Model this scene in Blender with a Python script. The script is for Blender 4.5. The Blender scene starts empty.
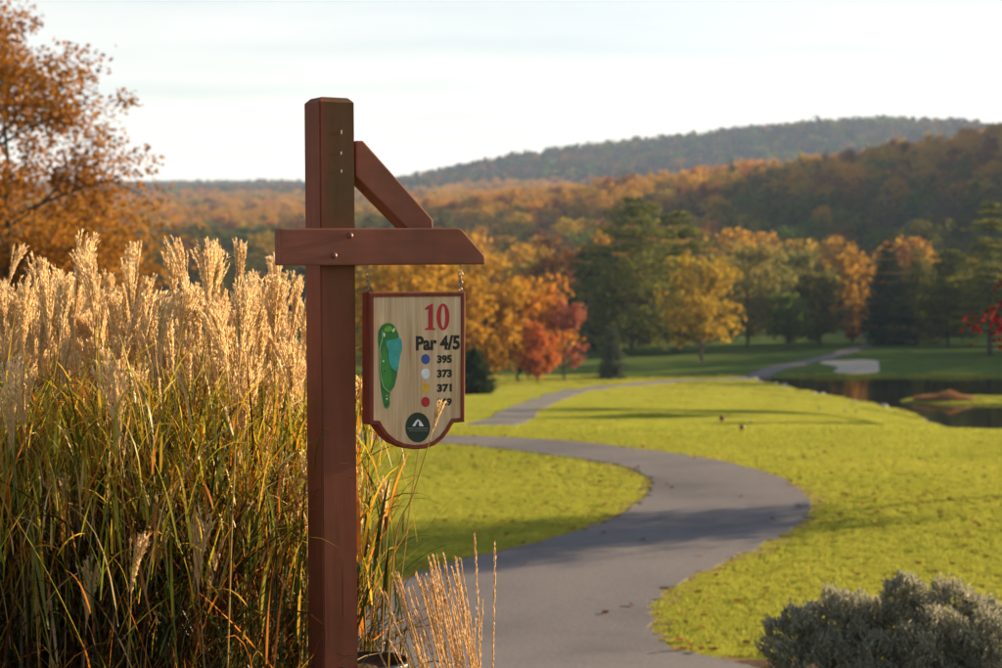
import bpy, bmesh, math, random
import numpy as np
from mathutils import Vector, Matrix

# ------------------------------------------------------------------ camera, sky, sun, exposure
SC = bpy.context.scene
COL = SC.collection
F = 1800.0                      # focal length in photograph pixels (1002 wide)
CAMZ = 1.5
PITCH = math.atan((334 - 270) / F)
SUN_AZ = math.radians(61)       # to the right of the viewing direction
SUN_EL = math.radians(13)

cam_d = bpy.data.cameras.new('camera')
cam_d.sensor_width = 36.0
cam_d.lens = 36.0 * F / 1002.0
cam_d.clip_start = 0.05
cam_d.clip_end = 12000
cam_d.dof.use_dof = True
cam_d.dof.focus_distance = 5.0
cam_d.dof.aperture_fstop = 5.0
cam = bpy.data.objects.new('camera', cam_d)
cam.location = (0, 0, CAMZ)
cam.rotation_euler = (math.pi / 2 - PITCH, 0, 0)
COL.objects.link(cam)
SC.camera = cam

world = bpy.data.worlds.new('World')
SC.world = world
world.use_nodes = True
wn = world.node_tree.nodes
wl = world.node_tree.links
wn.clear()
w_out = wn.new('ShaderNodeOutputWorld')
w_bg = wn.new('ShaderNodeBackground')
w_sky = wn.new('ShaderNodeTexSky')
w_sky.sky_type = 'NISHITA'
w_sky.sun_disc = False
w_sky.sun_elevation = SUN_EL
w_sky.sun_rotation = SUN_AZ
w_sky.air_density = 1.0
w_sky.dust_density = 0.6
w_sky.ozone_density = 2.2
w_bg.inputs['Strength'].default_value = 0.05
# thin high cloud: streaks on a flat layer overhead
w_tc = wn.new('ShaderNodeTexCoord')
w_sep = wn.new('ShaderNodeSeparateXYZ')
w_zz = wn.new('ShaderNodeMath'); w_zz.operation = 'MAXIMUM'; w_zz.inputs[1].default_value = 0.02
w_add = wn.new('ShaderNodeMath'); w_add.operation = 'ADD'; w_add.inputs[1].default_value = 0.05
w_dx = wn.new('ShaderNodeMath'); w_dx.operation = 'DIVIDE'
w_dy = wn.new('ShaderNodeMath'); w_dy.operation = 'DIVIDE'
w_cmb = wn.new('ShaderNodeCombineXYZ')
w_map = wn.new('ShaderNodeMapping')
w_map.inputs['Rotation'].default_value = (0, 0, math.radians(12))
w_map.inputs['Scale'].default_value = (0.35, 0.8, 1)
w_noi = wn.new('ShaderNodeTexNoise')
w_noi.inputs['Scale'].default_value = 1.6
w_noi.inputs['Detail'].default_value = 3.5
w_noi.inputs['Roughness'].default_value = 0.55
w_rmp = wn.new('ShaderNodeMapRange')
w_rmp.inputs['From Min'].default_value = 0.28
w_rmp.inputs['From Max'].default_value = 0.80
w_rmp.inputs['To Min'].default_value = 0.56
w_rmp.inputs['To Max'].default_value = 1.0
w_mix = wn.new('ShaderNodeMixRGB')
w_mix.inputs['Color2'].default_value = (11.2, 10.1, 8.7, 1)
L = wl.new
L(w_tc.outputs['Generated'], w_sep.inputs[0])
L(w_sep.outputs['Z'], w_zz.inputs[0]); L(w_zz.outputs[0], w_add.inputs[0])
L(w_sep.outputs['X'], w_dx.inputs[0]); L(w_add.outputs[0], w_dx.inputs[1])
L(w_sep.outputs['Y'], w_dy.inputs[0]); L(w_add.outputs[0], w_dy.inputs[1])
L(w_dx.outputs[0], w_cmb.inputs[0]); L(w_dy.outputs[0], w_cmb.inputs[1])
L(w_cmb.outputs[0], w_map.inputs[0]); L(w_map.outputs[0], w_noi.inputs['Vector'])
L(w_noi.outputs['Fac'], w_rmp.inputs['Value'])
# a thin layer is seen edge-on near the horizon and shows less and less overhead
w_thin = wn.new('ShaderNodeMath'); w_thin.operation = 'DIVIDE'; w_thin.inputs[0].default_value = 0.12
w_den = wn.new('ShaderNodeMath'); w_den.operation = 'ADD'; w_den.inputs[1].default_value = 0.07
w_fac = wn.new('ShaderNodeMath'); w_fac.operation = 'MULTIPLY'; w_fac.use_clamp = True
L(w_zz.outputs[0], w_den.inputs[0]); L(w_den.outputs[0], w_thin.inputs[1])
L(w_thin.outputs[0], w_fac.inputs[0]); L(w_rmp.outputs[0], w_fac.inputs[1])
L(w_fac.outputs[0], w_mix.inputs['Fac'])
L(w_sky.outputs[0], w_mix.inputs['Color1'])
L(w_mix.outputs[0], w_bg.inputs['Color'])
L(w_bg.outputs[0], w_out.inputs['Surface'])

sun_d = bpy.data.lights.new('sun', 'SUN')
sun_d.energy = 5.0
sun_d.angle = math.radians(0.55)
sun_d.color = (1.0, 0.74, 0.44)
sun = bpy.data.objects.new('sun', sun_d)
SUND = Vector((math.sin(SUN_AZ) * math.cos(SUN_EL), math.cos(SUN_AZ) * math.cos(SUN_EL), math.sin(SUN_EL)))
sun.rotation_euler = SUND.to_track_quat('Z', 'Y').to_euler()
sun.location = (40, 20, 40)
COL.objects.link(sun)

SC.view_settings.view_transform = 'Standard'
SC.view_settings.look = 'None'
SC.view_settings.gamma = 1.0
SC.view_settings.use_curve_mapping = False
SC.view_settings.exposure = 1.7
SC.cycles.use_denoising = True
SC.cycles.max_bounces = 8
SC.cycles.diffuse_bounces = 3
SC.cycles.transmission_bounces = 4
SC.cycles.glossy_bounces = 3
SC.cycles.transparent_max_bounces = 6
SC.cycles.volume_bounces = 0
SC.cycles.sample_clamp_indirect = 6.0

# ------------------------------------------------------------------ helpers
def tag(o, label=None, cat=None, group=None, kind=None):
    if label: o['label'] = label
    if cat: o['category'] = cat
    if group: o['group'] = group
    if kind: o['kind'] = kind
    return o

def np_mesh(name, V, faces, mats=(), mat_idx=None, smooth=False):
    """V (n,3); faces: list of int arrays (m,k) - k may differ between arrays"""
    V = np.asarray(V, dtype=np.float32)
    me = bpy.data.meshes.new(name)
    me.vertices.add(len(V)); me.vertices.foreach_set('co', V.ravel())
    faces = [np.asarray(f, dtype=np.int32) for f in faces if len(f)]
    loops = np.concatenate([f.ravel() for f in faces])
    tot = np.concatenate([np.full(len(f), f.shape[1], dtype=np.int32) for f in faces])
    start = np.concatenate([[0], np.cumsum(tot)[:-1]]).astype(np.int32)
    me.loops.add(len(loops)); me.loops.foreach_set('vertex_index', loops)
    me.polygons.add(len(tot))
    me.polygons.foreach_set('loop_start', start)
    for m in mats: me.materials.append(m)
    if mat_idx is not None:
        me.polygons.foreach_set('material_index', np.concatenate([np.full(len(f), i, dtype=np.int32) for f, i in zip(faces, mat_idx)]))
    me.polygons.foreach_set('use_smooth', np.full(len(tot), smooth, dtype=bool))
    me.update(calc_edges=True)
    return me

def link(name, data, parent=None, loc=None, rot=None):
    o = bpy.data.objects.new(name, data)
    COL.objects.link(o)
    if parent: o.parent = parent
    if loc is not None: o.location = loc
    if rot is not None: o.rotation_euler = rot
    return o

def empty(name, loc=(0, 0, 0), rz=0):
    o = bpy.data.objects.new(name, None)
    o.empty_display_size = 0.2
    COL.objects.link(o)
    o.location = loc; o.rotation_euler = (0, 0, rz)
    return o

class MB:
    """collects V and faces"""
    def __init__(s): s.V = []; s.F = {}; s.n = 0
    def add(s, V, F, mi=0):
        V = np.asarray(V, dtype=np.float64).reshape(-1, 3); F = np.asarray(F)
        if not len(V): return
        s.F.setdefault((F.shape[1], mi), []).append(F + s.n)
        s.V.append(V); s.n += len(V)
    def mesh(s, name, mats, smooth=False):
        keys = list(s.F)
        return np_mesh(name, np.concatenate(s.V), [np.concatenate(s.F[k]) for k in keys], mats, [k[1] for k in keys], smooth)

def tube(P, R, n=6, cap=True):
    P = np.asarray(P, float); R = np.asarray(R, float)
    T = np.gradient(P, axis=0)
    T /= np.linalg.norm(T, axis=1)[:, None] + 1e-9
    ref = np.where(np.abs(T[:, 2:3]) > 0.9, np.array([[1., 0, 0]]), np.array([[0, 0, 1.]]))
    A = np.cross(T, ref); A /= np.linalg.norm(A, axis=1)[:, None] + 1e-9
    for i in range(1, len(A)):
        if np.dot(A[i], A[i - 1]) < 0: A[i] = -A[i]
    B = np.cross(T, A)
    a = np.arange(n) / n * 2 * math.pi
    V = P[:, None] + R[:, None, None] * (np.cos(a)[None, :, None] * A[:, None] + np.sin(a)[None, :, None] * B[:, None])
    V = V.reshape(-1, 3)
    i, j = np.meshgrid(np.arange(len(P) - 1), np.arange(n), indexing='ij')
    Fq = np.stack([i * n + j, i * n + (j + 1) % n, (i + 1) * n + (j + 1) % n, (i + 1) * n + j], -1).reshape(-1, 4)
    return V, Fq

def cards(C, S, rng, aspect=0.6, axis=None, wob=1.0):
    C = np.asarray(C, float); n = len(C)
    a = rng.normal(size=(n, 3)) * wob
    if axis is not None: a = a + axis
    a /= np.linalg.norm(a, axis=1)[:, None] + 1e-9
    b = np.cross(a, rng.normal(size=(n, 3))); b /= np.linalg.norm(b, axis=1)[:, None] + 1e-9
    s = np.asarray(S, float)[:, None] * 0.5
    V = np.stack([C + a * s, C + b * s * aspect, C - a * s, C - b * s * aspect], 1).reshape(-1, 3)
    return V, np.arange(4 * n).reshape(-1, 4)

def box_vf(x0, x1, y0, y1, z0, z1):
    V = [(x, y, z) for x in (x0, x1) for y in (y0, y1) for z in (z0, z1)]
    Fq = [(0, 1, 3, 2), (4, 6, 7, 5), (0, 4, 5, 1), (2, 3, 7, 6), (0, 2, 6, 4), (1, 5, 7, 3)]
    return np.array(V), np.array(Fq)

def bevel_mesh(me, w, seg=2, angle=0.6):
    bm = bmesh.new(); bm.from_mesh(me)
    bmesh.ops.recalc_face_normals(bm, faces=bm.faces)
    ed = [e for e in bm.edges if len(e.link_faces) == 2 and e.calc_face_angle(0) > angle]
    bmesh.ops.bevel(bm, geom=ed, offset=w, segments=seg, profile=0.6, affect='EDGES', clamp_overlap=True)
    bm.to_mesh(me); bm.free()
    return me

def prism(name, pts, a0, a1, mats, bev=0.0, smooth=False, seg=2):
    """outline pts (u,v) extruded along local y from a0 to a1 (x=u, z=v)"""
    bm = bmesh.new()
    v0 = [bm.verts.new((u, a0, v)) for u, v in pts]
    v1 = [bm.verts.new((u, a1, v)) for u, v in pts]
    bm.faces.new(v0); bm.faces.new(v1[::-1])
    n = len(pts)
    for i in range(n):
        bm.faces.new((v0[i], v1[i], v1[(i + 1) % n], v0[(i + 1) % n]))
    bmesh.ops.recalc_face_normals(bm, faces=bm.faces)
    me = bpy.data.meshes.new(name)
    bm.to_mesh(me); bm.free()
    if bev: bevel_mesh(me, bev, seg)
    for m in mats: me.materials.append(m)
    if smooth:
        for p in me.polygons: p.use_smooth = True
    return me

def ray(px, py):
    c = np.array([(px - 501) / F, (334 - py) / F, -1.0])
    ca, sa = math.cos(PITCH), math.sin(PITCH)
    # camera looks along +Y, up Z, pitched down
    return np.array([c[0], -c[2] * ca + c[1] * sa, c[1] * ca + c[2] * sa])

def at(px, py, d):
    r = ray(px, py); return np.array([r[0] / r[1] * d, d, CAMZ + r[2] / r[1] * d])

# ------------------------------------------------------------------ materials
def new_mat(name):
    m = bpy.data.materials.new(name); m.use_nodes = True
    m.node_tree.nodes.clear()
    return m, m.node_tree.nodes, m.node_tree.links.new

def ramp(n, stops, interp='LINEAR'):
    r = n.new('ShaderNodeValToRGB'); r.color_ramp.interpolation = interp
    e = r.color_ramp.elements
    while len(e) < len(stops): e.new(0.5)
    for el, (p, c) in zip(e, stops):
        el.position = p; el.color = (*c, 1)
    return r

def foliage(name, cols, trans=0.4, noise=0.25, nscale=0.35, rough=0.6, jitter=0.12, attr=None, gloss=0.0, worldpos=False):
    """leaf colour: random per leaf over a ramp, slow clump variation, slight hue change per plant"""
    m, n, l = new_mat(name)
    out = n.new('ShaderNodeOutputMaterial')
    if attr:
        at_ = n.new('ShaderNodeAttribute'); at_.attribute_name = attr
        col = at_.outputs['Color']
    else:
        g = n.new('ShaderNodeNewGeometry')
        tc = n.new('ShaderNodeTexCoord')
        no = n.new('ShaderNodeTexNoise'); no.inputs['Scale'].default_value = nscale; no.inputs['Detail'].default_value = 2
        l(g.outputs['Position'] if worldpos else tc.outputs['Object'], no.inputs['Vector'])
        if worldpos: no.inputs['Detail'].default_value = 6; no.inputs['Roughness'].default_value = 0.7
        oi = n.new('ShaderNodeObjectInfo')
        m1 = n.new('ShaderNodeMath'); m1.operation = 'MULTIPLY_ADD'   # noise*k + island*(..)
        m1.inputs[1].default_value = 1.6 * noise
        m0 = n.new('ShaderNodeMath'); m0.operation = 'MULTIPLY_ADD'
        m0.inputs[1].default_value = 0.55; m0.inputs[2].default_value = 0.22 - 0.8 * noise
        l(g.outputs['Random Per Island'], m0.inputs[0])
        l(no.outputs['Fac'], m1.inputs[0]); l(m0.outputs[0], m1.inputs[2])
        m2 = n.new('ShaderNodeMath'); m2.operation = 'MULTIPLY_ADD'; m2.inputs[1].default_value = jitter * 2
        l(oi.outputs['Random'], m2.inputs[0])
        m3 = n.new('ShaderNodeMath'); m3.operation = 'SUBTRACT'; m3.inputs[1].default_value = jitter
        l(m1.outputs[0], m2.inputs[2]); l(m2.outputs[0], m3.inputs[0])
        r = ramp(n, [(i / (len(cols) - 1), c) for i, c in enumerate(cols)])
        l(m3.outputs[0], r.inputs['Fac'])
        col = r.outputs['Color']
    d = n.new('ShaderNodeBsdfDiffuse'); t = n.new('ShaderNodeBsdfTranslucent')
    l(col, d.inputs['Color']); l(col, t.inputs['Color'])
    mx = n.new('ShaderNodeMixShader'); mx.inputs['Fac'].default_value = trans
    l(d.outputs[0], mx.inputs[1]); l(t.outputs[0], mx.inputs[2])
    last = mx.outputs[0]
    if gloss:
        gl = n.new('ShaderNodeBsdfGlossy'); gl.inputs['Roughness'].default_value = 0.35
        gl.inputs['Color'].default_value = (1, 1, 1, 1)
        mg = n.new('ShaderNodeMixShader'); mg.inputs['Fac'].default_value = gloss
        l(last, mg.inputs[1]); l(gl.outputs[0], mg.inputs[2]); last = mg.outputs[0]
    l(last, out.inputs['Surface'])
    return m

def surf(name, stops, scale=(4, 4, 4), detail=6, rough=0.8, bump=0.0, bscale=40, dist=0.01, coord='Object', spec=0.3, nrough=0.6, stops2=None, scale2=1.0, fac2=0.5, metallic=0.0):
    m, n, l = new_mat(name)
    out = n.new('ShaderNodeOutputMaterial'); p = n.new('ShaderNodeBsdfPrincipled')
    p.inputs['Roughness'].default_value = rough; p.inputs['Specular IOR Level'].default_value = spec
    p.inputs['Metallic'].default_value = metallic
    tc = n.new('ShaderNodeTexCoord'); mp = n.new('ShaderNodeMapping'); mp.inputs['Scale'].default_value = scale
    l(tc.outputs[coord], mp.inputs[0])
    no = n.new('ShaderNodeTexNoise'); no.inputs['Scale'].default_value = 1; no.inputs['Detail'].default_value = detail
    no.inputs['Roughness'].default_value = nrough
    l(mp.outputs[0], no.inputs['Vector'])
    r = ramp(n, stops); l(no.outputs['Fac'], r.inputs['Fac'])
    col = r.outputs['Color']
    if stops2:
        n2 = n.new('ShaderNodeTexNoise'); n2.inputs['Scale'].default_value = scale2; n2.inputs['Detail'].default_value = 4
        l(tc.outputs[coord], n2.inputs['Vector'])
        r2 = ramp(n, stops2); l(n2.outputs['Fac'], r2.inputs['Fac'])
        mx = n.new('ShaderNodeMixRGB'); mx.blend_type = 'MULTIPLY'; mx.inputs['Fac'].default_value = fac2
        l(col, mx.inputs['Color1']); l(r2.outputs['Color'], mx.inputs['Color2']); col = mx.outputs['Color']
    l(col, p.inputs['Base Color'])
    if bump:
        nb = n.new('ShaderNodeTexNoise'); nb.inputs['Scale'].default_value = bscale; nb.inputs['Detail'].default_value = 4
        l(tc.outputs[coord], nb.inputs['Vector'])
        b = n.new('ShaderNodeBump'); b.inputs['Strength'].default_value = bump; b.inputs['Distance'].default_value = dist
        l(nb.outputs['Fac'], b.inputs['Height']); l(b.outputs[0], p.inputs['Normal'])
    l(p.outputs[0], out.inputs['Surface'])
    return m

def plain(name, c, rough=0.6, metallic=0.0, spec=0.4):
    d = [tuple(max(0, x * 0.86) for x in c), tuple(min(1, x * 1.12) for x in c)]
    return surf(name, [(0.35, d[0]), (0.65, d[1])], scale=(60, 60, 60), rough=rough, spec=spec, metallic=metallic, detail=3)

M_bark = surf('bark', [(0.3, (0.035, 0.026, 0.02)), (0.7, (0.10, 0.078, 0.06))], scale=(6, 6, 1.5), rough=0.95, bump=0.6, bscale=12, dist=0.03)
LAWN = [(0.15, 0.195, 0.032), (0.345, 0.375, 0.056), (0.56, 0.51, 0.105)]
M_lawn = surf('lawn_soil', [(0.25, (0.10, 0.105, 0.016)), (0.5, (0.15, 0.165, 0.018)), (0.75, (0.20, 0.19, 0.03))], scale=(0.9, 0.9, 0.9), detail=8,
              rough=0.95, bump=0.5, bscale=9, dist=0.05, spec=0.0, stops2=[(0.3, (0.75, 0.75, 0.7)), (0.7, (1.1, 1.05, 1.0))], scale2=0.07, fac2=0.8)
M_tuft = foliage('lawn_blades', LAWN, trans=0.5, noise=0.42, nscale=0.35, jitter=0.05, worldpos=True)
M_path = surf('asphalt', [(0.3, (0.098, 0.093, 0.099)), (0.7, (0.168, 0.158, 0.167))], scale=(30, 30, 30), detail=10, rough=0.9, bump=0.5, bscale=90, dist=0.006,
              spec=0.25, stops2=[(0.30, (0.62, 0.62, 0.65)), (0.48, (1.0, 0.98, 0.96)), (0.72, (1.22, 1.16, 1.10))], scale2=0.55, fac2=0.9)
M_soil = surf('mulch', [(0.3, (0.035, 0.022, 0.014)), (0.7, (0.12, 0.07, 0.04))], scale=(25, 25, 25), rough=1, bump=1, bscale=30, dist=0.03, spec=0.1)
M_sand = surf('bunker_sand', [(0.3, (0.34, 0.30, 0.245)), (0.7, (0.46, 0.41, 0.34))], scale=(1.5, 1.5, 1.5), rough=1, bump=0.3, bscale=3, dist=0.05, spec=0.1)
M_rock = surf('shore_stone', [(0.3, (0.20, 0.195, 0.19)), (0.7, (0.44, 0.425, 0.41))], scale=(2, 2, 2), rough=0.85, bump=0.7, bscale=5, dist=0.05)

# ------------------------------------------------------------------ terrain
XC = np.array([-400, 100, 300, 400, 500, 600, 680, 750, 820, 880, 960, 1100, 1500], float)
ROWS = {  # ground height in each direction, written as picture rows, by distance
 14.5: 668, 20: 558, 28: 475.7, 34: 439.4,
 38: [428.7]*6 + [429.2, 430, 431, 431.5, 431.5, 431.5, 431.5],
 44: [446, 446, 446, 446, 446, 440, 432, 428.5, 428.5, 430, 434, 438, 438],
 55: [424.5]*6 + [424, 424, 425, 427, 440, 444, 444],
 62: [417.5]*6 + [418, 419, 421, 424, 446, 450, 450],
 80: [407]*6 + [409, 411, 415, 420.5, 460, 470, 470],
 100: [400]*6 + [403, 406, 411, 418, 462, 462, 462],
 122: [394]*6 + [396, 399, 405, 414, 428, 428, 428],
 142: [389]*6 + [390, 393, 398, 406, 406, 406, 406],
 160: [384]*6 + [386, 388, 390, 391, 391, 391, 391],
 180: [377.5]*8 + [377]*5,
 184: [375.5]*7 + [374.6]*6,
 190: [371]*6 + [370, 369, 368, 368, 369, 369, 369],
 200: [366]*6 + [364, 362, 361.5, 361.5, 362, 362, 362],
 230: [355]*6 + [353, 352, 351, 351, 351, 351, 351],
 283: [342]*6 + [341, 340, 340, 340, 340, 340, 335],
 330: [328, 328, 328, 328, 327, 326, 326, 326, 325, 325, 322, 318, 300],
 400: [300, 300, 302, 304, 303, 302, 301, 300, 297, 294, 290, 278, 262],
 500: [284, 284, 284, 281, 278, 272, 268, 262, 260, 257, 250, 228, 210],
 600: [270, 270, 270, 258, 250, 240, 230, 222, 218, 214, 205, 188, 180],
 700: [258, 258, 258, 244, 234, 222, 210, 202, 198, 190, 176, 162, 160],
 850: [246, 246, 246, 236, 228, 214, 200, 195, 195, 180, 168, 152, 150],
 1000: [238, 238, 238, 230, 226, 216, 208, 205, 200, 190, 182, 168, 160],
 1300: [224, 224, 224, 218, 214, 212, 215, 215, 215, 215, 215, 215, 190],
 1700: [211, 211, 211, 206, 206, 208, 208, 210, 210, 210, 210, 210, 200],
 2200: [204, 204, 203, 197, 168, 157, 148, 139, 131, 128, 132, 142, 165],
 3200: [193, 193, 192, 195, 190, 180, 175, 170, 165, 165, 165, 170, 180],
 4700: [210]*13,
}
_ys = np.array(sorted(ROWS))
_tab = np.array([np.full(13, ROWS[k]) if np.isscalar(ROWS[k]) else ROWS[k] for k in _ys], float)
_htab = (_tab - 270) * _ys[:, None] / F
LY0, LY1, NY, NX = math.log(14.5), math.log(4700), 420, 200
_ly = np.linspace(LY0, LY1, NY); _xc = np.linspace(-400, 1500, NX)
_g = np.array([np.interp(_xc, XC, r) for r in _htab])
G = np.array([np.interp(np.exp(_ly), _ys, _g[:, j]) for j in range(NX)]).T
def _blur(A, s, ax):
    k = np.exp(-0.5 * (np.arange(-3 * s, 3 * s + 1) / s) ** 2); k /= k.sum()
    P = np.pad(A, [(3 * s, 3 * s) if i == ax else (0, 0) for i in range(2)], mode='edge')
    return np.apply_along_axis(lambda v: np.convolve(v, k, 'valid'), ax, P)
G = _blur(_blur(G, 2, 0), 4, 1)

POND_H = 10.9
def pond_depth(X, Y):
    xs = np.interp(Y, [95, 108, 122, 134, 142, 150, 160, 170, 177, 184], [34, 31, 29.8, 30.4, 29.9, 28.2, 26.6, 26.2, 25.0, 24.5])
    xs = xs + 0.5 * np.sin(Y * 0.9) + 0.3 * np.sin(Y * 2.3 + 1)
    d = np.minimum(np.minimum(X - xs, (182.6 + 0.5 * np.sin(X * 0.5) - Y)), np.minimum(Y - 98, 135 - X))
    isl = 1 - np.sqrt(((X - 41.5) / 8.5) ** 2 + ((Y - 149) / 5.0) ** 2)         # low grassy spit in the pond
    return np.minimum(d, -isl * 6 + 0.0)

def Hh(X, Y):
    """depth of the ground below the eye"""
    X = np.asarray(X, float); Y = np.asarray(Y, float)
    Yc = np.clip(Y, 14.5, 4690)
    fx = np.clip((501 + F * X / Yc + 400) / 1900, 0, 1) * (NX - 1)
    fy = (np.log(Yc) - LY0) / (LY1 - LY0) * (NY - 1)
    i = np.clip(fy.astype(int), 0, NY - 2); j = np.clip(fx.astype(int), 0, NX - 2)
    a = fy - i; b = fx - j
    h = G[i, j] * (1 - a) * (1 - b) + G[i + 1, j] * a * (1 - b) + G[i, j + 1] * (1 - a) * b + G[i + 1, j + 1] * a * b
    near = sum(np.interp(Y + o, [-60, 5.9, 9, 12, 14.6, 17], [1.5, 1.5, 2.3, 2.93, 3.2, 3.2]) for o in (-1, -.5, 0, .5, 1)) / 5
    w = np.clip((Y - 14.5) / 2.5, 0, 1)
    h = near * (1 - w) + h * w
    # gentle unevenness
    h = h + w * 0.035 * (np.sin(X * 0.55 + 0.3 * Y) + np.sin(Y * 0.41 - X * 0.23 + 1.7)) * np.clip((Y - 14) / 10, 0, 1)
    h = h + np.clip((Y - 330) / 400, 0, 1) * (2.0 * np.sin(X * 0.021 + 1) * np.sin(Y * 0.017) + 1.2 * np.sin(X * 0.06 + Y * 0.045))
    sm = np.clip((Y - 430) / 130, 0, 1); sm = sm * sm * (3 - 2 * sm) * np.clip((1250 - Y) / 250, 0, 1)
    h = h - 96 * np.exp(-((X - 560) / 165) ** 2) * sm      # unseen bare hill right of the view, added to shade the hillside
    pd = pond_depth(X, Y)
    inz = (Y > 90) & (Y < 192) & (X > 8) & (X < 145)
    land = np.minimum(h, POND_H - 0.16)
    land = np.where(pd > -14, land, h)
    hp = np.where(pd > 0, POND_H + np.clip(pd * 0.5, 0, 1.2), land + np.clip((pd + 1.2) / 1.2, 0, 1) * (POND_H - land))
    return np.where(inz, hp, h)

def gz(X, Y): return CAMZ - Hh(X, Y)

def on_ground(px, py, d0=14, d1=600):
    """first ground hit of the sight line through a picture point"""
    r = ray(px, py)
    d = np.exp(np.linspace(math.log(d0), math.log(d1), 5000))
    X = r[0] / r[1] * d; Z = CAMZ + r[2] / r[1] * d
    k = np.argmax(Z < gz(X, d))
    return np.array([X[k], d[k], gz(X[k], d[k])])

def axis_vals(segs):
    out = []
    for a, b, s in segs: out += list(np.arange(a, b, s))
    return out
yv = axis_vals([(-60, 2, 4), (2, 13, 1), (13, 64, 0.5), (64, 195, 1.3), (195, 400, 5)]) + list(np.geomspace(400, 4690, 95))
xp = axis_vals([(0, 16, 0.5), (16, 56, 1.0), (56, 150, 4)]) + list(np.geomspace(150, 2800, 48))
xv = sorted([-x for x in xp[1:]] + xp)
xx, yy = np.meshgrid(xv, yv)
ny_, nx_ = xx.shape
Vt = np.stack([xx, yy, gz(xx, yy)], -1).reshape(-1, 3)
i, j = np.meshgrid(np.arange(ny_ - 1), np.arange(nx_ - 1), indexing='ij')
Ft = np.stack([i * nx_ + j, i * nx_ + j + 1, (i + 1) * nx_ + j + 1, (i + 1) * nx_ + j], -1).reshape(-1, 4)
yc = Vt[Ft, 1].mean(1)
M_floor = surf('forest_floor', [(0.3, (0.03, 0.028, 0.012)), (0.7, (0.09, 0.065, 0.03))], scale=(0.2, 0.2, 0.2), rough=1, spec=0.0)
M_rough = surf('rough_grass', [(0.25, (0.055, 0.085, 0.022)), (0.5, (0.085, 0.125, 0.030)), (0.75, (0.12, 0.145, 0.04))], scale=(0.5, 0.5, 0.5), detail=8, rough=0.95, bump=0.6, bscale=4, dist=0.06, spec=0.0)
ground = link('ground', np_mesh('ground', Vt, [Ft[yc < 184], Ft[(yc >= 184) & (yc < 345)], Ft[yc >= 345]], [M_lawn, M_rough, M_floor], [0, 1, 2], smooth=True))
tag(ground, kind='structure')

# ------------------------------------------------------------------ paths
def smooth_line(P, n=12):
    P = np.asarray(P, float); out = []
    Q = np.vstack([2 * P[0] - P[1], P, 2 * P[-1] - P[-2]])
    for k in range(1, len(Q) - 2):
        p0, p1, p2, p3 = Q[k - 1:k + 3]
        for t in np.linspace(0, 1, n, endpoint=False):
            out.append(0.5 * ((2 * p1) + (-p0 + p2) * t + (2 * p0 - 5 * p1 + 4 * p2 - p3) * t * t + (-p0 + 3 * p1 - 3 * p2 + p3) * t ** 3))
    out.append(P[-1])
    return np.array(out)

def ribbon(name, Lf, Rt, mat, lift, ncross=9, edge_noise=0.03):
    """paved strip between two edge lines, laid on the ground, with a turned-down edge"""
    rng = np.random.default_rng(5)
    n = len(Lf)
    s = np.linspace(0, 1, ncross)
    Lf = Lf + rng.normal(size=Lf.shape) * edge_noise; Rt = Rt + rng.normal(size=Rt.shape) * edge_noise
    XY = Lf[:, None] * (1 - s)[None, :, None] + Rt[:, None] * s[None, :, None]
    Z = gz(XY[..., 0], XY[..., 1]) + lift
    V = np.concatenate([XY, Z[..., None]], -1)
    V = np.concatenate([V[:, :1] - [0, 0, 0.2], V, V[:, -1:] - [0, 0, 0.2]], 1)
    m = ncross + 2
    i, j = np.meshgrid(np.arange(n - 1), np.arange(m - 1), indexing='ij')
    Fq = np.stack([i * m + j, i * m + j + 1, (i + 1) * m + j + 1, (i + 1) * m + j], -1).reshape(-1, 4)
    o = link(name, np_mesh(name, V.reshape(-1, 3), [Fq], [mat], None, smooth=False))
    tag(o, kind='structure')
    return o

outer = [(806, 700), (722, 668), (668, 650), (652, 625), (657, 600), (697, 575), (757, 547), (797, 526), (810, 510), (800, 495), (770, 479), (700, 459), (600, 445.5), (520, 439.5), (450, 437), (380, 434.5), (300, 433), (200, 432), (80, 431.6), (-80, 431.2)]
inner = [(300, 700), (330, 662), (352, 622), (392, 590), (456, 566), (536, 546), (598, 526), (636, 508), (652, 492), (650, 482), (636, 471), (606, 463), (545, 454), (490, 447.5), (450, 444), (380, 440), (300, 438), (200, 436.8), (80, 436.2), (-80, 435.8)]
def flat_pt(px, py, h=3.2):
    r = ray(px, py); d = -h / (r[2] / r[1])
    return np.array([r[0] / r[1] * d, d])
oW = smooth_line([flat_pt(*p) for p in outer]); iW = smooth_line([flat_pt(*p) for p in inner])
def widen(A, B, k):
    d = A - B; d = d / np.linalg.norm(d, axis=1)[:, None]
    return A + d * k[:, None]
_rv = np.random.default_rng(4)
def _rag(n): return 0.10 + 0.10 * np.abs(np.convolve(_rv.normal(size=n + 8), np.ones(9) / 3, 'valid'))
M_verge = surf('path_verge_soil', [(0.3, (0.10, 0.062, 0.032)), (0.7, (0.24, 0.155, 0.075))], scale=(18, 18, 18), rough=1, bump=0.8, bscale=40, dist=0.02, spec=0.1)
ribbon('path_verge', widen(iW, oW, _rag(len(iW))), widen(oW, iW, _rag(len(oW))), M_verge, 0.012, ncross=11)
path_near = ribbon('cart_path', iW, oW, M_path, 0.028, edge_noise=0.035)
NEARPOLY = np.vstack([oW, iW[::-1]])
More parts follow.
